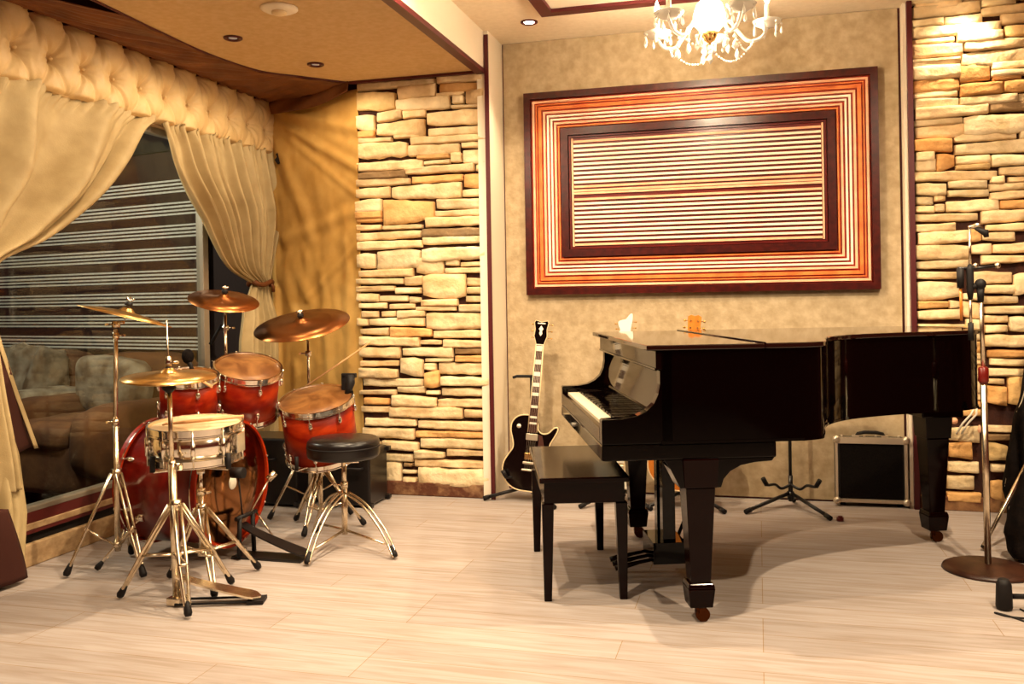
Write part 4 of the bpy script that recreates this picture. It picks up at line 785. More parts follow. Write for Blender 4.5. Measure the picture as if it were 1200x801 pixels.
prof = [(0, .666), (0, .752), (.004, .757), (.08, .759), (.13, .768), (.165, .785), (.192, .81), (.208, .845), (.214, .88), (.214, .93), (.222, .935), (.222, 1.0), (.26, 1.0), (.26, .666)]
XZ = Matrix(((1, 0, 0, 0), (0, 0, -1, 0), (0, 1, 0, 0), (0, 0, 0, 1)))
for v0, v1 in ((0, .055), (PW - .055, PW)):
    mb = MB(); mb.prism(prof, -v1, -v0, M=XZ); mb.build('cheek', BL, pn_, bevel=.003)
MB().box(0.0, .64, .006, PW - .006, .605, .664).build('keybed', BL, pn_, bevel=.006)
MB().box(0.0, .022, .055, PW - .055, .664, .722).build('key_slip', M_['espresso'], pn_, bevel=.004)
mb = MB(); mb.box(.19, .205, .055, PW - .055, .70, .775); mb.build('key_rail', BL, pn_)
# fallboard: upright, slightly leaning, mirror-like
M_['fall'] = mat('mirror_fallboard_lacquer', (0.004, 0.001, 0.0006), 0.05, 0, 0.22, ior=1.3)
mb = MB(); mb.add([(.205, .055, .775), (.205, PW - .055, .775), (.245, PW - .055, .935), (.245, .055, .935), (.225, .055, .775), (.225, PW - .055, .775), (.262, PW - .055, .935), (.262, .055, .935)], [(0, 1, 2, 3), (7, 6, 5, 4), (0, 4, 5, 1), (2, 6, 7, 3), (0, 3, 7, 4), (1, 5, 6, 2)])
mb.build('fallboard', M_['fall'], pn_)
MB().box(.200, .222, .0, PW, .932, 1.0).build('front_board', M_['fall'], pn_, bevel=.003)
MB().box(.196, .206, .0, PW, .928, .938).build('front_moulding', BL, pn_, bevel=.003)
kw = (PW - .14) / 52
kb = None; kbk = None
for i in range(52):
    y0 = .07 + i * kw
    if kb is None: kb = MB().box(.026, .19, .0005, kw - .0005, .708, .728).build('white_key', M_['ivory'], pn_, bevel=.0012); o = kb
    else: o = kb.copy(); COL.objects.link(o)
    o.location = (0, y0, 0)
# seen from the player, bass is far (high v); black keys in groups of 2 and 3
seq = [1, 0, 1, 1, 0, 1, 1]   # black after white key index mod 7 (A# - C# D# - F# G#)
for i in range(51):
    k = 51 - i
    if seq[i % 7]:
        y0 = .07 + (k) * kw - kw * .28
        if kbk is None: kbk = MB().box(.078, .19, 0, kw * .56, .728, .741).build('black_key', M_['black_lacquer'], pn_, bevel=.002); o = kbk
        else: o = kbk.copy(); COL.objects.link(o)
        o.location = (0, y0, 0)
for v0, v1 in ((.055, .069), (PW - .069, PW - .055)): MB().box(.022, .19, v0, v1, .664, .745).build('key_block', BL, pn_, bevel=.003)
# lid
lo = [(.60, -.012), (.745, -.012)] + offset_poly(outer, .013)[3:-2] + [(1.0, 1.312), (.60, 1.312)]
lo = [p for p in lo if p[0] >= .59]
MB().prism(lo, 1.002, 1.022).build('lid', M_['lid'], pn_, bevel=.004)
MB().box(.165, .598, -.012, 1.312, 1.002, 1.021).build('lid_flap', M_['lid'], pn_, bevel=.004)
MB().tube([(.599, -.010, 1.022), (.599, 1.31, 1.022)], .0035, 8).build('lid_hinge', M_['espresso'], pn_)
# legs
def pleg(u, v, br=True):
    mb = MB(); mb.taper((u, v, .135), (.036, .036), (u, v, .50), (.054, .054)); mb.taper((u, v, .50), (.060, .060), (u, v, .606), (.066, .066))
    mb.taper((u, v, .132), (.050, .050), (u, v, .150), (.044, .044)); mb.taper((u, v, .060), (.042, .042), (u, v, .132), (.050, .050))
    lg = mb.build('leg', M_['espresso'], pn_, bevel=.004)
    mb = MB(); mb.cyl((u, v, .035), (u, v, .066), .016, seg=12); mb.cyl((u + .012, v - .014, .026), (u + .012, v + .014, .026), .026, seg=18); mb.box(u - .004, u + .016, v - .02, v + .02, .03, .052)
    mb.build('castor', M_['aged_brass'], lg)
    if br:
        P2 = [(.225, .606), (.250, .57), (.285, .500), (.435, .500), (.445, .53), (.47, .558), (.51, .578), (.56, .588), (.625, .592), (.635, .606)]
        mb = MB(); mb.prism([(a + u - .36, b) for a, b in P2], -(v + .055), -(v - .055), M=XZ); mb.build('leg_bracket', BL, pn_, bevel=.003)
    else: MB().box(u - .10, u + .10, v - .10, v + .10, .605, .69).build('leg_bracket', BL, pn_, bevel=.006)
pleg(.36, .066); pleg(.36, PW - .066); pleg(1.75, .99, False)
# lyre
mb = MB(); mb.box(.30, .44, .50, .76, .585, .606); mb.box(.29, .43, .52, .74, .075, .165)
for v in (.575, .685): mb.box(.338, .392, v - .026, v + .026, .16, .59)
for v in (.61, .63, .65): mb.cyl((.365, v, .16), (.365, v, .59), .004, seg=8)
lyo = mb.build('pedal_lyre', BL, pn_, bevel=.004)
for v in (.565, .63, .695):
    mb = MB(); mb.tube([(.30, v, .085), (.24, v, .075), (.17, v, .060), (.135, v, .052)], [.007, .008, .013, .011], 10); mb.build('pedal', M_['espresso'], lyo)
for v in (.58, .68):
    mb = MB(); mb.cyl((.42, v, .12), (.63, v, .61), .008, seg=10); mb.build('brace_rod', BL, lyo)

# ---- bench
BM = Matrix.Translation((-0.780, 3.865, 0)) @ Matrix.Rotation(.300, 4, 'Z')
bn_ = thing('piano_bench', 'dark glossy wooden piano bench in front of the keyboard', 'bench', M=BM)
MB().box(-.178, .178, -.385, .385, .468, .490).build('seat', M_['espresso'], bn_, bevel=.005)
MB().box(-.160, .160, -.365, .365, .385, .468).build('apron', M_['espresso'], bn_, bevel=.003)
for sx in (-1, 1):
    for sy in (-1, 1):
        mb = MB(); mb.taper((sx * .150, sy * .350, 0), (.015, .015), (sx * .146, sy * .350, .386), (.024, .024)); mb.build('leg', M_['espresso'], bn_, bevel=.003)

# ================================================================== GUITARS
def strings_etc(g, y0, y1, w0, w1, z0, z1, n=6):
    mb = MB()
    for i in range(n):
        a = -w0 / 2 + w0 * i / (n - 1); b = -w1 / 2 + w1 * i / (n - 1); mb.cyl((a, y0, z0), (b, y1, z1), .0006, seg=4)
    mb.build('strings', M_['silver'], g)
def neckpart(g, y0, y1, w0, w1, z0, m_back, inlay=True, bind=True, nfret=20, blocks=True):
    mb = MB(); mb.add([(-w0 / 2, y0, z0), (w0 / 2, y0, z0), (w1 / 2, y1, z0), (-w1 / 2, y1, z0), (-w0 / 3, y0, z0 - .02), (w0 / 3, y0, z0 - .02), (w1 / 3, y1, z0 - .018), (-w1 / 3, y1, z0 - .018)], [(0, 1, 2, 3), (7, 6, 5, 4), (0, 4, 5, 1), (1, 5, 6, 2), (2, 6, 7, 3), (3, 7, 4, 0)])
    nk = mb.build('neck', M_[m_back], g, bevel=.003)
    mb = MB(); mb.add([(-w0 / 2, y0, z0), (w0 / 2, y0, z0), (w1 / 2, y1, z0), (-w1 / 2, y1, z0), (-w0 / 2, y0, z0 + .005), (w0 / 2, y0, z0 + .005), (w1 / 2, y1, z0 + .005), (-w1 / 2, y1, z0 + .005)], [(3, 2, 1, 0), (4, 5, 6, 7), (0, 1, 5, 4), (1, 2, 6, 5), (2, 3, 7, 6), (3, 0, 4, 7)])
    mb.build('fretboard', M_['rosewood'], g)
    if bind:
        mb = MB()
        for s in (-1, 1): mb.tube([(s * w0 / 2, y0, z0 + .003), (s * w1 / 2, y1, z0 + .003)], .0032, 6)
        mb.build('binding', M_['cream_bind'], nk)
    L0 = (y1 - y0) / (1 - 2 ** (-nfret / 12)); ys = [y1 - L0 * (1 - 2 ** (-k / 12)) for k in range(nfret + 1)]
    mb = MB()
    for k in range(1, nfret + 1):
        w = lerp(w1, w0, (y1 - ys[k]) / (y1 - y0)) / 2; mb.box(-w, w, ys[k] - .0006, ys[k] + .0006, z0 + .005, z0 + .0060)
    mb.build('frets', M_['aged_brass'], g)
    if inlay:
        for k in ([1, 3, 5, 7, 9, 12, 15, 17] if blocks else [3, 5, 7, 9, 12, 15]):
            mb = MB()
            a, b = ys[k - 1], ys[k]; w = lerp(w1, w0, (y1 - a) / (y1 - y0)) / 2
            if blocks: mb.box(-w * .80, w * .80, b + (a - b) * .14, a - (a - b) * .14, z0 + .004, z0 + .0056)
            else: mb.cyl((0, (a + b) / 2, z0 + .004), (0, (a + b) / 2, z0 + .0056), .003, seg=10)
            mb.build('inlay', M_['pearl'], g)
def tuners(g, pts, m='gold'):
    mb = MB()
    for (x, y, s) in pts: mb.cyl((x, y, 0), (x + s * .016, y, 0), .0022, seg=6); mb.ball((x + s * .022, y, 0), .007, 8, None, (1, .7, .6)); mb.cyl((x - s * .012, y, 0), (x - s * .012, y, .012), .0035, seg=8)
    mb.build('tuners', M_[m], g)
def gmat(x, y, z, lean, tilt, turn=0):   # local y up the neck, z toward the room (-Y)
    return Matrix.Translation((x, y, z)) @ Matrix.Rotation(turn, 4, 'Z') @ Matrix.Rotation(PI / 2 - lean, 4, 'X') @ Matrix.Rotation(-tilt, 4, 'Z')
def body(g, out, t, m_top, m_side, bindm='cream_bind', name='body'):
    mb = MB(); mb.prism(out, -t / 2, t / 2); mb.build(name, M_[m_side], g, bevel=.006)
    mb = MB(); mb.prism(offset_poly(out, -.004), t / 2 - .001, t / 2 + .0022); mb.build('top', M_[m_top], g, bevel=.001)
    if bindm:
        mb = MB(); mb.tube([(p[0], p[1], t / 2) for p in out], .0042, 6, closed=True); mb.build('binding', M_[bindm], g)
# black single-cut electric guitar
M_['black_gloss'] = mat('black_gloss', (0.003, 0.002, 0.002), 0.08, 0, .5, coat=.5)
g1 = thing('electric_guitar', 'black single-cutaway electric guitar with cream binding and block inlays, upright on its stand at left', 'guitar', M=gmat(-1.322, 5.165, .060, .105, .078))
lp = catmull([(0, 0), (.075, .006), (.130, .038), (.162, .095), (.160, .155), (.135, .205), (.112, .245), (.112, .285), (.132, .325), (.150, .365), (.148, .385), (.128, .380), (.095, .348), (.060, .342), (.034, .362), (.028, .40), (.0, .438), (-.045, .444), (-.095, .432), (-.128, .395), (-.132, .345), (-.114, .285), (-.112, .245), (-.135, .205), (-.160, .155), (-.162, .095), (-.130, .038), (-.075, .006)], 5)
lp = list(reversed(lp)); lp = list(reversed(lp))
body(g1, lp, .046, 'black_gloss', 'black_gloss')
neckpart(g1, .345, .862, .055, .043, .024, 'black_gloss')
hs = [(-.022, .86), (.022, .86), (.030, .885), (.040, .915), (.036, .955), (.044, .995), (.036, 1.008), (.018, 1.004), (0, .998), (-.018, 1.004), (-.036, 1.008), (-.044, .995), (-.036, .955), (-.040, .915), (-.030, .885)]
mb = MB(); mb.prism(hs, .006, .022); hd = mb.build('headstock', M_['black_gloss'], g1, bevel=.002)
mb = MB(); mb.tube([(x, y, .022) for x, y in hs], .0022, 6, closed=True); mb.build('headstock_binding', M_['cream_bind'], hd)
mb = MB(); mb.prism([(0, .915), (.010, .930), (.006, .945), (.014, .958), (0, .978), (-.014, .958), (-.006, .945), (-.010, .930)], .022, .0235); mb.box(-.024, .024, .988, .994, .022, .0232); mb.build('headstock_inlay', M_['pearl'], hd)
tuners(g1, [(.040, .905, 1), (.038, .945, 1), (.040, .985, 1), (-.040, .905, -1), (-.038, .945, -1), (-.040, .985, -1)])
mb = MB(); mb.box(-.022, .022, .861, .866, .024, .031); mb.build('nut', M_['pearl'], g1)
for yy, nm in ((.318, 'pickup'), (.205, 'pickup')):
    MB().box(-.036, .036, yy - .019, yy + .019, .024, .034).build(nm, M_['gold'] if yy < .3 else M_['silver'], g1, bevel=.003)
MB().box(-.042, .042, .158, .172, .024, .038).build('bridge', M_['silver'], g1, bevel=.003); MB().box(-.046, .046, .118, .130, .024, .040).build('tailpiece', M_['silver'], g1, bevel=.004)
mb = MB(); mb.prism([(.040, .335), (.062, .330), (.098, .20), (.085, .19), (.045, .205)], .028, .031); mb.build('pickguard', M_['rosewood'], g1)
for x, y in ((.10, .165), (.125, .12), (.085, .11), (.108, .065)):
    mb = MB(); mb.lathe([(.011, 0), (.012, .003), (.009, .012), (.001, .013)], 14, Matrix.Translation((x, y, .025))); mb.build('knob', M_['gold'], g1)
mb = MB(); mb.lathe([(.013, 0), (.013, .002), (.004, .003), (.003, .016), (.001, .018)], 14, Matrix.Translation((-.085, .375, .025))); mb.build('toggle_switch', M_['pearl'], g1)
strings_etc(g1, .124, .864, .052, .036, .040, .031)
# white electric guitar
g2 = thing('electric_guitar', 'white electric guitar whose headstock pokes above the piano lid', 'guitar', M=gmat(-.800, 5.20, .085, .10, .05))
st = catmull([(0, 0), (.08, .012), (.14, .06), (.155, .12), (.13, .185), (.115, .225), (.13, .28), (.155, .34), (.150, .372), (.125, .372), (.09, .325), (.05, .30), (.028, .33), (-.028, .33), (-.06, .335), (-.10, .385), (-.135, .41), (-.160, .40), (-.158, .34), (-.125, .26), (-.125, .21), (-.155, .14), (-.16, .08), (-.11, .02)], 5)
body(g2, st, .042, 'white', 'white', None)
neckpart(g2, .30, .860, .055, .042, .022, 'cream_bind', True, False, 21, False)
hs2 = catmull([(-.021, .858), (.021, .858), (.030, .878), (.034, .900), (.038, .94), (.045, .985), (.040, 1.018), (.024, 1.010), (.006, .985), (-.018, .978), (-.038, .968), (-.036, .945), (-.026, .92), (-.030, .890)], 3)
mb = MB(); mb.prism(hs2, .003, .018); mb.build('headstock', M_['white'], g2, bevel=.002)
tuners(g2, [(.036, .90, 1), (.038, .935, 1), (.040, .97, 1), (-.028, .895, -1), (-.028, .925, -1), (-.034, .955, -1)])
MB().prism([(.03, .30), (.10, .24), (.12, .12), (.07, .05), (-.06, .10), (-.08, .24), (-.05, .31)], .022, .025).build('pickguard', M_['cream_bind'], g2)
for yy in (.27, .215, .16): MB().box(-.035, .035, yy - .009, yy + .009, .025, .032).build('pickup', M_['white'], g2, bevel=.003)
MB().box(-.035, .035, .11, .14, .025, .035).build('bridge', M_['silver'], g2, bevel=.003); strings_etc(g2, .125, .86, .05, .035, .038, .030)
# acoustic guitar
g3 = thing('acoustic_guitar', 'orange acoustic guitar behind the piano, its reddish headstock showing above the lid', 'guitar', M=gmat(-.430, 5.19, .095, .10, .085))
ac = catmull([(0, 0), (.10, .010), (.175, .065), (.200, .14), (.180, .21), (.140, .265), (.128, .30), (.138, .345), (.145, .39), (.125, .445), (.07, .478), (0, .485), (-.07, .478), (-.125, .445), (-.145, .39), (-.138, .345), (-.128, .30), (-.140, .265), (-.180, .21), (-.200, .14), (-.175, .065), (-.10, .010)], 5)
body(g3, ac, .105, 'orange_top', 'mahogany')
neckpart(g3, .33, .845, .056, .045, .056, 'mahogany', True, True, 20, False)
mb = MB(); mb.prism([(-.024, .843), (.024, .843), (.034, .87), (.038, .985), (.020, .995), (0, .988), (-.020, .995), (-.038, .985), (-.034, .87)], .038, .054); mb.build('headstock', M_['orange_top'], g3, bevel=.002)
mb = MB()
for s in (-1, 1):
    for y in (.88, .92, .96): mb.cyl((s * .034, y, .046), (s * .05, y, .046), .0025, seg=6); mb.ball((s * .055, y, .046), .008, 8); mb.cyl((s * .02, y, .05), (s * .02, y, .062), .005, seg=8)
mb.build('tuners', M_['gold'], g3)
mb = MB(); mb.lathe([(1e-4, 0), (.050, 0), (.050, .001)], 32, Matrix.Translation((0, .285, .0556))); mb.build('sound_hole', M_['rubber'], g3)
mb = MB(); mb.lathe([(.052, 0), (.060, 0), (.060, .0012), (.052, .0012)], 40, Matrix.Translation((0, .285, .0548)), close=True); mb.build('rosette', M_['cream_bind'], g3)
MB().box(-.075, .075, .135, .160, .054, .064).build('bridge', M_['rosewood'], g3, bevel=.003); strings_etc(g3, .148, .845, .052, .036, .066, .064)
# stands
def gstand(label, x, y, hy, hn, group='guitar stands', feet=((-.245, -.24), (.19, -.30), (.02, .10)), yoke=True, neck=True, top=None):
    t = thing('guitar_stand', label, 'guitar stand', (x, y, 0), group=group); BMt = M_['black_metal']
    mb = MB(); mb.cyl((0, 0, .03), (0, .0, hy + .05), .013, seg=12); mb.cyl((0, 0, hy), (0, .01, hn), .0095, seg=12); mb.cyl((0, 0, .045), (0, 0, .085), .020, seg=12); mb.build('tube', BMt, t)
    for fx, fy in feet:
        mb = MB(); mb.tube([(fx * .05, fy * .05, .075), (fx * .9, fy * .9, .022)], .0105, 10); lg = mb.build('leg', BMt, t)
        mb = MB(); mb.tube([(fx * .88, fy * .88, .022), (fx, fy, .013)], .0135, 10); mb.build('rubber_foot', M_['rubber'], lg)
    for s in (-1, 1):
        mb = MB(); mb.tube(catmull([(0, -.01, hy), (s * .05, -.03, hy - .02), (s * .085, -.07, hy + .01), (s * .13, -.12, hy + .015), (s * .15, -.13, hy + .05)], 4, False), .008, 8); a = mb.build('yoke_arm', BMt, t)
        mb = MB(); mb.tube([(s * .13, -.12, hy + .015), (s * .15, -.13, hy + .055)], .013, 10); mb.build('rubber_sleeve', M_['rubber'], a)
    if neck:
        mb = MB(); mb.tube([(-.10, -.035, hn - .005), (-.085, -.01, hn), (.05, -.01, hn), (.062, -.035, hn)], .009, 8); mb.build('neck_rest', M_['rubber'], t)
    return t
gstand('black tripod stand under the black single-cutaway guitar', -1.315, 5.245, .13, .73, feet=((-.275, -.12), (.19, -.26), (.05, .12)))
gstand('black tripod stand under the white guitar, mostly hidden by the bench and piano', -.79, 5.27, .14, .70, feet=((-.20, -.24), (.20, -.22), (.0, .10)))
gstand('black tripod stand under the orange acoustic guitar behind the pedal lyre', -.41, 5.30, .12, .72, feet=((-.22, -.26), (.22, -.24), (.0, .10)))
gstand('empty black guitar stand standing in front of the back wall, left of the amplifier', .162, 5.32, .125, .88, neck=True)

# ================================================================== AMPLIFIER
am = thing('guitar_amplifier', 'small black guitar amplifier with silver edging on the floor by the back wall', 'amplifier', (.597, 5.42, 0), .02)
MB().box(-.190, .190, -.02, .045 + .0, .02, .385).build('cabinet', M_['black_leather'], am, bevel=.010)
MB().box(-.165, .165, -.028, -.018, .045, .350).build('grille', M_['grille'], am, bevel=.003)
mb = MB(); mb.box(-.190, -.176, -.034, -.018, .022, .385); mb.box(.172, .190, -.034, -.018, .022, .385); mb.box(-.190, .190, -.034, -.018, .022, .042); mb.box(-.190, .190, -.036, -.018, .352, .388); mb.build('silver_frame', M_['silver'], am, bevel=.002)
for sx in (-1, 1):
    for zz in (.03, .375): mb = MB(); mb.ball((sx * .182, -.028, zz), .022, 10); mb.build('corner_cap', M_['silver'], am)
mb = MB(); mb.tube([(-.075, 0, .385), (-.065, 0, .405), (-.03, 0, .412), (.03, 0, .412), (.065, 0, .405), (.075, 0, .385)], .010, 10); mb.build('handle', M_['rubber'], am)
for sx in (-1, 1): MB().box(sx * .0725 - .0125, sx * .0725 + .0125, -.012, .012, .385, .397).build('handle_cap', M_['silver'], am)
for k in range(6): mb = MB(); mb.cyl((-.15 + k * .06, .005, .385), (-.15 + k * .06, .005, .395), .007, seg=10); mb.build('control_knob', M_['silver'], am)
for sx in (-1, 1):
    mb = MB(); mb.cyl((sx * .15, .01, 0), (sx * .15, .01, .022), .014, seg=10); mb.build('rubber_foot', M_['rubber'], am)

# ================================================================== SLATTED WALL PANEL
wp = thing('slatted_wall_panel', 'large red and cream slatted wooden panel hanging on the back wall above the piano', 'wall panel', (-.356, 5.478, 1.2155))
PWW, PHH = 2.053, 1.249
M_['deep_red'] = noisy('deep_red_wood', (0.09, 0.004, 0.003), (0.15, 0.008, 0.004), 5, (1, 6, 6), 0.3)
M_['frame_wood'] = noisy('dark_wine_frame_wood', (0.030, 0.002, 0.0015), (0.065, 0.005, 0.003), 5, (6, 1, 6), 0.28)
M_['st_orange'] = noisy('orange_strip_wood', (0.62, 0.13, 0.02), (0.80, 0.24, 0.05), 5, (2, 1, 2), 0.45)
M_['st_light'] = noisy('salmon_strip_wood', (0.90, 0.43, 0.24), (0.94, 0.54, 0.33), 5, (2, 1, 2), 0.5)
M_['st_cream'] = noisy('cream_strip_wood', (0.93, 0.78, 0.58), (0.97, 0.86, 0.68), 5, (2, 1, 2), 0.5)
def rect_ring(mb, a, b, y0, y1):
    for x0, x1, z0, z1 in ((-PWW / 2 + a, PWW / 2 - a, a, b), (-PWW / 2 + a, PWW / 2 - a, PHH - b, PHH - a), (-PWW / 2 + a, -PWW / 2 + b, b, PHH - b), (PWW / 2 - b, PWW / 2 - a, b, PHH - b)): mb.box(x0, x1, y0, y1, z0, z1)
M_['border_red'] = noisy('bright_red_border_wood', (0.30, 0.012, 0.004), (0.46, 0.026, 0.006), 5, (1, 6, 6), 0.45)
MB().box(-PWW / 2 + .01, PWW / 2 - .01, -.010, 0, .01, PHH - .01).build('backing_board', M_['border_red'], wp)
MB().box(-PWW / 2 + .25, PWW / 2 - .25, -.0125, -.009, .25, PHH - .25).build('field_board', M_['deep_red'], wp)
mb = MB(); rect_ring(mb, 0, .040, -.045, 0); mb.build('outer_frame', M_['frame_wood'], wp)
for a, b, m in ((.050, .063, 'st_light'), (.072, .079, 'st_orange'), (.088, .108, 'st_orange'), (.119, .132, 'st_light'), (.143, .155, 'st_cream'), (.166, .177, 'st_cream'), (.189, .201, 'st_light'), (.212, .221, 'st_orange')):
    mb = MB(); rect_ring(mb, a, b, -.022 - a * .03, -.008); mb.build('border_strip', M_[m], wp)
mb = MB(); rect_ring(mb, .230, .274, -.042, 0); mb.build('inner_frame', M_['frame_wood'], wp)
mb = MB(); rect_ring(mb, .278, .287, -.024, 0); mb.build('inner_edge_strip', M_['deep_red'], wp)
x0, x1 = -PWW / 2 + .306, PWW / 2 - .306
mb = MB(); mb.box(x0 - .013, x0 - .003, -.022, -.004, .292, PHH - .292); mb.box(x1 + .003, x1 + .013, -.022, -.004, .292, PHH - .292); mb.build('side_strip', M_['st_light'], wp)
for half in (0, 1):
    zb = .292 if half == 0 else PHH / 2 + .022
    for k in range(11):
        z = zb + k * .0277
        MB().box(x0, x1, -.022, -.004, z + .005, z + .0185).build('slat', M_['st_cream' if 0 < k < 10 else 'st_light'], wp)
mb = MB(); mb.box(x0 - .013, x1 + .013, -.024, -.004, PHH / 2 - .014, PHH / 2 - .001); mb.box(x0 - .013, x1 + .013, -.024, -.004, PHH / 2 + .003, PHH / 2 + .016); mb.build('centre_rail', M_['st_light'], wp)

# ================================================================== CHANDELIER
M_['crystal'] = mat('crystal_glass', (0.96, 0.93, 0.86), 0.08, 0, .6, trans=.35, ior=1.45)
M_['opal'] = mat('lit_opal_glass', (1, .95, .85), .4, emit=(1.0, 0.86, 0.62), estr=5.5)
M_['bulb'] = mat('lit_candle_bulb', (1, .95, .85), .4, emit=(1.0, 0.84, 0.56), estr=22)
CHX, CHY = -.20, 4.405
ch = thing('chandelier', 'crystal glass chandelier with curved arms and hanging drops over the piano', 'chandelier', (CHX, CHY, 2.40))
CM = Matrix.Translation((0, 0, 0))
mb = MB(); mb.cyl((0, 0, .20), (0, 0, .395), .009, seg=12); mb.lathe([(.001, .345), (.03, .35), (.055, .375), (.06, .392)], 24); mb.build('stem', M_['gold'], ch)
mb = MB(); mb.lathe([(.004, .045), (.045, .055), (.070, .085), (.076, .13), (.060, .18), (.030, .21), (.012, .215)], 28); mb.build('glass_body', M_['opal'], ch)
mb = MB(); mb.lathe([(.001, -.022), (.008, -.012), (.006, -.004), (.024, .008), (.036, .030), (.038, .048), (.030, .052)], 24); mb.build('bottom_cup', M_['gold'], ch)
for k in range(5):
    a = YAW + 2 * PI * k / 5; d = Vector((math.cos(a), math.sin(a), 0)); R_ = .275
    pts = catmull([tuple(d * .035 + Vector((0, 0, .06))), tuple(d * .09 + Vector((0, 0, .10))), tuple(d * .13 + Vector((0, 0, .055))), tuple(d * .18 + Vector((0, 0, .005))), tuple(d * .24 + Vector((0, 0, .015))), tuple(d * R_ + Vector((0, 0, .065)))], 6, False)
    mb = MB(); mb.tube(pts, .0085, 10); ar = mb.build('arm', M_['crystal'], ch)
    MT = Matrix.Translation(d * R_)
    mb = MB(); mb.lathe([(.004, .062), (.030, .066), (.058, .080), (.068, .096), (.066, .098), (.05, .086), (.012, .074), (.012, .10)], 28, MT); mb.build('drip_pan', M_['crystal'], ar)
    mb = MB(); mb.lathe([(.012, .085), (.012, .175), (.008, .18)], 14, MT); mb.build('candle_sleeve', M_['white'], ar)
    mb = MB(); mb.lathe([(.006, .18), (.013, .20), (.011, .225), (.002, .255)], 14, MT); mb.build('bulb', M_['bulb'], ar)
    for q in range(7):
        b = 2 * PI * q / 7 + k; p = d * R_ + Vector((math.cos(b) * .064, math.sin(b) * .064, .092)); mb = MB()
        mb.ball(p + Vector((0, 0, -.012)), .006, 8); mb.tube([p + Vector((0, 0, -.020)), p + Vector((0, 0, -.038)), p + Vector((0, 0, -.050)), p + Vector((0, 0, -.062))], [.001, .0065, .008, .001], 8); mb.build('crystal_drop', M_['crystal'], ar)
    # bead swags between neighbouring arms and centre
    d2 = Vector((math.cos(a + 2 * PI / 5), math.sin(a + 2 * PI / 5), 0)); mb = MB()
    A_ = d * .21 + Vector((0, 0, .01)); B_ = d2 * .21 + Vector((0, 0, .01)); n = 16
    for q in range(n + 1):
        t = q / n; p = A_.lerp(B_, t) + Vector((0, 0, -.075 * 4 * t * (1 - t))); mb.ball(p, .0052, 6)
    mb.build('bead_swag', M_['crystal'], ch)
    for rr, zz in ((.10, .02), (.15, -.005)):
        p = (d + d2 * .4).normalized() * rr + Vector((0, 0, zz)); mb = MB(); mb.ball(p, .009, 8); mb.tube([p - Vector((0, 0, .012)), p - Vector((0, 0, .035)), p - Vector((0, 0, .050)), p - Vector((0, 0, .066))], [.001, .010, .012, .001], 8); mb.cyl(p, (p.x * .9, p.y * .9, .075), .0012, seg=5); mb.build('crystal_drop', M_['crystal'], ch)
mb = MB()
for q, zz in enumerate((-.032, -.048)): mb.ball((0, 0, zz), .011 - q * .002, 10)
mb.tube([(0, 0, -.056), (0, 0, -.075), (0, 0, -.086), (0, 0, -.105)], [.001, .012, .014, .001], 10); mb.build('centre_drop', M_['crystal'], ch)

# ================================================================== CEILING FITTINGS
M_['lamp_on'] = mat('lit_lamp_face', (1, .9, .7), .4, emit=(1.0, .85, .6), estr=14)
M_['lamp_dim'] = mat('dim_lamp_face', (.3, .2, .15), .2, emit=(1.0, .8, .6), estr=.10)
def downlight(x, y, z, ring_m, face_m, label, r=.05, grp='ceiling downlights'):
    t = thing('downlight', label, 'ceiling light', (x, y, z), group=grp)
    mb = MB(); mb.lathe([(r, 0), (r, -.006), (r * .86, -.010), (r * .62, -.004), (r * .62, 0)], 28); mb.build('trim_ring', M_[ring_m], t)
    mb = MB(); mb.lathe([(1e-4, -.0035), (r * .45, -.0035), (r * .45, 0)], 20) if face_m == 'lamp_dim' else mb.lathe([(1e-4, -.006), (r * .6, -.005), (r * .6, 0)], 20); mb.build('lamp', M_[face_m], t)
for i, (x, y, k) in enumerate(MAIN_SPOTS):
    lab = ['lit ceiling downlight left of the coffer, above the trim strip by the stone pier', 'lit ceiling downlight grazing the right stone wall', 'lit downlight between soffit and coffer, level with the drums', 'lit downlight right of the coffer, above the microphone stand', 'lit downlight by the soffit, between camera and drums', 'lit downlight on the right, between camera and piano'][i]
    downlight(x, y, 2.7945, 'silver' if i else 'dark_red_trim', 'lamp_on', lab)
for i, (x, y, k) in enumerate(ALCOVE_SPOTS):
    lab = ['dark-rimmed dim downlight over the drums, nearer the tufted pelmet', 'dark-rimmed dim downlight over the drums, nearer the stone pier'][i] if i < 2 else ['dark-rimmed lit downlight in the lower ceiling, nearer the drums', 'dark-rimmed lit downlight in the lower ceiling, nearest the camera'][i - 2]
    downlight(x, y, 2.5545, 'dark_red_trim', 'lamp_dim' if i < 2 else 'lamp_on', lab, .048)
sd2 = thing('smoke_detector', 'round cream ceiling speaker or detector on the lower ceiling at the top edge', 'detector', (-2.108, 3.747, 2.5548)); sd2['label'] = 'round cream smoke detector on the lower ceiling at the top edge'
mb = MB(); mb.lathe([(.085, 0), (.085, -.008), (.070, -.016), (.050, -.018), (.001, -.018)], 36); mb.build('base', M_['cream_paint'], sd2)
mb = MB(); mb.lathe([(.034, -.018), (.034, -.028), (.026, -.033), (.001, -.034)], 28); mb.build('sensor', M_['cream_bind'], sd2)

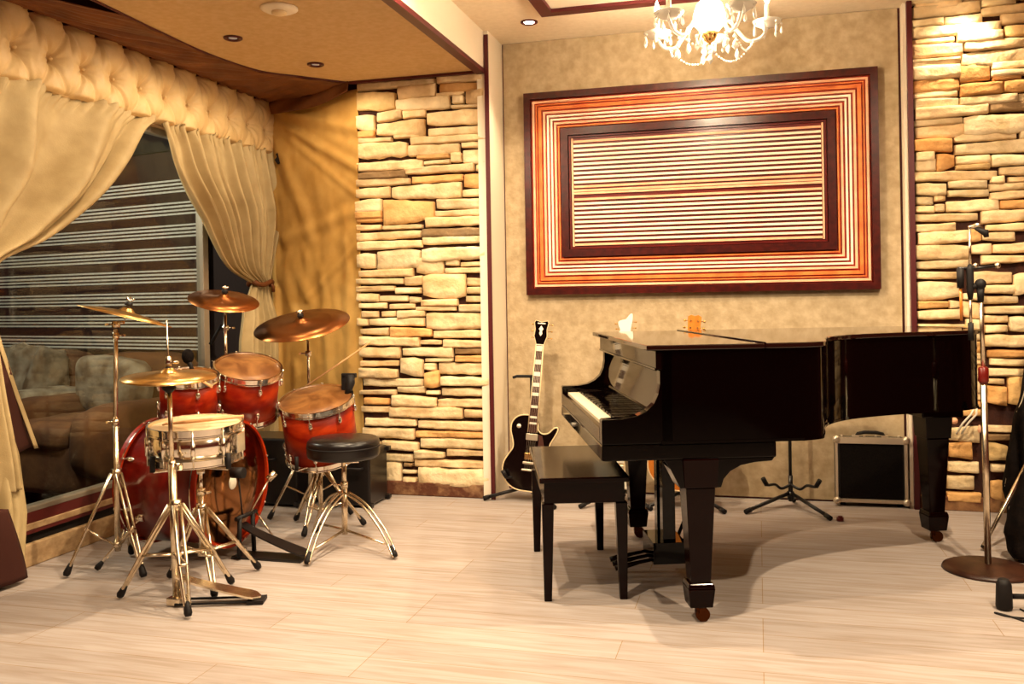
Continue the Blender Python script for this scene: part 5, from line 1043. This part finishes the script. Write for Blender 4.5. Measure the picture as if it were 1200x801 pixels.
# ================================================================== MICROPHONE STANDS AND RIGHT EDGE
MX, MY = .934, 4.264
M_['base_brown'] = noisy('dark_cast_base', (0.022, 0.006, 0.003), (0.05, 0.016, 0.007), 14, rough=.4)
ms = thing('microphone_stand', 'chrome microphone stand on heavy round base by the piano tail', 'microphone stand', (MX, MY, 0))
mb = MB(); mb.lathe([(1e-4, .030), (.03, .030), (.05, .026), (.155, .020), (.178, .012), (.182, .004), (.178, 0), (1e-4, 0)], 56, Matrix.Translation((MX, MY, 0))); mb.build('round_base', M_['base_brown'], ms, local=False)
stand_tube(ms, [(MX, MY, .028), (MX - .006, MY, .815)], .0135); stand_tube(ms, [(MX - .006, MY, .86), (MX - .012, MY, 1.20)], .009, 'old_chrome', 'upper_tube')
mb = MB(); mb.tube([(MX - .006, MY, .80), (MX - .006, MY, .812), (MX - .006, MY, .865), (MX - .006, MY, .872)], [.016, .021, .021, .014], 16); mb.build('clutch', M_['deep_red'], ms, local=False)
mb = MB(); mb.tube([(MX - .012, MY, 1.15), (MX - .012, MY, 1.21)], [.012, .016], 12); mb.ball((MX - .012, MY, 1.225), .024, 12); mb.tube([(MX - .012, MY, 1.225), (MX - .05, MY, 1.21)], .013, 10); mb.build('swivel', M_['rubber'], ms, local=False)
stand_tube(ms, [(MX - .052, MY, 1.00), (MX - .052, MY, 1.21)], .0065, 'old_chrome', 'boom_arm'); stand_tube(ms, [(MX - .052, MY, 1.27), (MX - .050, MY, 1.47)], .0055, 'old_chrome', 'boom_arm')
mb = MB(); mb.tube([(MX - .052, MY, 1.16), (MX - .052, MY, 1.20), (MX - .052, MY, 1.29), (MX - .052, MY, 1.31)], [.009, .015, .015, .008], 12); mb.build('boom_clamp', M_['rubber'], ms, local=False); mb = MB(); mb.tube([(MX - .052, MY, .985), (MX - .052, MY, 1.06)], .012, 10); mb.build('boom_grip', M_['rubber'], ms, local=False)
stand_tube(ms, [(MX - .10, MY, 1.295), (MX - .02, MY, 1.295), (MX + .05, MY, 1.302)], .0065, 'black_metal', 'crossbar'); mb = MB(); mb.ball((MX + .055, MY, 1.303), .013, 10); mb.ball((MX - .03, MY, 1.305), .012, 10); mb.build('crossbar_knob', M_['old_chrome'], ms, local=False)
m1 = thing('microphone', 'slim black microphone hanging from the crossbar of the chrome stand', 'microphone', (MX - .09, MY, 1.28)); mb = MB(); mb.tube([(MX - .09, MY, 1.295), (MX - .09, MY, 1.21)], [.015, .014], 12); mb.build('body', M_['rubber'], m1, local=False); mb = MB(); mb.tube([(MX - .09, MY, 1.212), (MX - .088, MY, 1.07)], .006, 8); mb.build('cable_tail', M_['orange_top'], m1, local=False)
m2 = thing('microphone', 'small microphone in its clip at the very top of the chrome stand', 'microphone', (MX - .05, MY, 1.47)); mb = MB(); mb.tube([(MX - .055, MY, 1.468), (MX - .02, MY, 1.478), (MX + .0, MY, 1.475)], [.008, .010, .008], 10); mb.build('body', M_['old_chrome'], m2, local=False); mb = MB(); mb.tube([(MX - .03, MY, 1.465), (MX + .012, MY, 1.445), (MX + .015, MY, 1.425)], [.006, .016, .010], 10); mb.build('clip', M_['rubber'], m2, local=False)
# black tripod mic stands at the right edge
def blackstand(label, x, y, feet, h, zc=.30, chromeleg=False):
    t = thing('tripod_stand', label, 'microphone stand', (x, y, 0))
    mb = MB(); mb.cyl((x, y, .12), (x, y, h), .012, seg=12); mb.cyl((x, y, zc - .03), (x, y, zc + .03), .022, seg=12); mb.build('tube', M_['black_metal'], t, local=False)
    for i, (fx, fy) in enumerate(feet):
        mb = MB(); mb.tube([(x, y, zc), (fx, fy, .022)], .009, 10); mb.tube([(x, y, .13), (lerp(x, fx, .5), lerp(y, fy, .5), lerp(zc, .02, .5))], .006, 8)
        lg = mb.build('leg', M_['old_chrome'] if chromeleg and i == 0 else M_['black_metal'], t, local=False)
        mb = MB(); d = Vector((fx - x, fy - y, .02 - zc)).normalized(); p = Vector((fx, fy, .014)); mb.tube([p - d * .05, p], [.012, .014], 10); f = mb.build('rubber_foot', M_['rubber'], lg, local=False)
    return t
blackstand('black tripod stand behind the round-based chrome stand, at the right edge', 1.24, 4.80, [(.985, 4.58), (1.34, 4.62), (1.20, 5.05)], .98, .40, True)
fg = thing('tripod_stand', 'black stand foot reaching in at the bottom right, in front of the round base', 'microphone stand', (1.50, 3.79, 0))
mb = MB(); mb.cyl((1.50, 3.79, .05), (1.50, 3.79, .95), .012, seg=12); mb.build('tube', M_['black_metal'], fg, local=False)
for fx, fy in ((.875, 3.755), (1.75, 4.2), (1.8, 3.4)):
    mb = MB(); mb.tube([(1.50, 3.79, .07), (fx, fy, .050)], .010, 10); lg = mb.build('leg', M_['black_metal'], fg, local=False)
    mb = MB(); mb.tube([(fx, fy, .0), (fx, fy, .012), (fx, fy, .095), (fx, fy, .115)], [.026, .030, .027, .018], 16); mb.build('rubber_foot', M_['rubber'], lg, local=False)
def cable(label, pts, r=.0035, m='rubber', name='cable'):
    mb = MB(); mb.tube(catmull(pts, 8, False), r, 8); return tag(mb.build(name, M_[m]), label, 'cable')
cable('thin black cable curling on the floor at the bottom right corner', [(1.05, 3.50, .004), (.96, 3.57, .004), (.88, 3.66, .004), (.83, 3.70, .004), (.86, 3.67, .004), (.92, 3.66, .004), (.95, 3.70, .004), (.93, 3.76, .004)])
# gig bags
def gigbag(label, x, y, rz, h, w, lean, seed):
    t = thing('gig_bag', label, 'bag', (x, y, 0), rz)
    prof2 = [(0, .16 * 2), (.05, .36), (.18, .40), (.34, .36), (.46, .30), (.56, .26), (.66, .18), (.85, .13), (.97, .13), (1, .08)]
    def f(u, v):
        wv = pl([(1 - a, b) for a, b in prof2], 1 - v) * w; a = 2 * PI * u
        sx = math.copysign(abs(math.cos(a)) ** .8, math.cos(a)); sy = math.copysign(abs(math.sin(a)) ** .8, math.sin(a))
        d = .012 * noise.noise(Vector((u * 8 + seed, v * 9, seed)))
        k = 1 if 0 < v < 1 else .0
        return ((wv + d) * sx * (1 if k else .6), (.085 - .03 * v + d) * sy * (1 if k else .5) + v * h * math.tan(lean), v * h)
    mb = MB(); mb.grid(49, 40, f); mb.build('padded_body', M_['bag'], t)
    mb = MB(); mb.tube(catmull([(0, -.10, h * .35), (-.03, -.13, h * .42), (-.02, -.13, h * .50), (0.01, -.08, h * .55)], 5, False), .012, 8); mb.build('handle', M_['rubber'], t)
    mb = MB(); mb.tube([(f(.5 - .02, v / 20)[0] * .98, f(.5, v / 20)[1] - .012, f(.5, v / 20)[2]) for v in range(1, 19)], .003, 6); mb.build('zip', M_['silver'], t)
    return t
M_['bag'] = noisy('black_nylon', (0.003, 0.002, 0.002), (0.007, 0.004, 0.003), 30, rough=0.8, bump=.3, spec=.1)
gigbag('tall black padded instrument bag standing against the right stone wall, at the picture edge', 1.40, 5.05, .1, 1.06, .55, .08, 3)
gigbag('black padded bag standing in front of the taller bag at the right edge', 1.24, 4.44, -.1, .66, .50, .05, 9)
# pale cords by the piano tail
pc = thing('cord_bundle', 'pale cords with small plugs hanging on the stone wall beside the piano tail', 'cord', (1.06, 5.30, .48))
mb = MB()
for dx in (0, .025): mb.tube([(1.02 + dx, 5.315, .43), (1.05 + dx, 5.30, .49), (1.09 + dx, 5.29, .54), (1.12, 5.30, .60)], .0055, 8)
mb.build('cords', M_['pearl'], pc, local=False)
mb = MB(); mb.ball((1.01, 5.31, .50), .018, 8); mb.ball((.965, 5.31, .465), .017, 8, None, (1.4, 1, .8)); mb.ball((1.13, 5.30, .46), .014, 8, None, (.7, 1, 1.6)); mb.build('plugs', M_['st_light'], pc, local=False)
# small thing on the floor by the empty guitar stand
mb = MB(); mb.cyl((.40, 5.03, 0), (.40, 5.03, .020), .018, seg=14); mb.cyl((.40, 5.03, .020), (.40, 5.03, .026), .012, seg=14)
tag(mb.build('floor_puck', M_['deep_red']), 'small dark red disc on the floor by the foot of the empty guitar stand', 'puck')
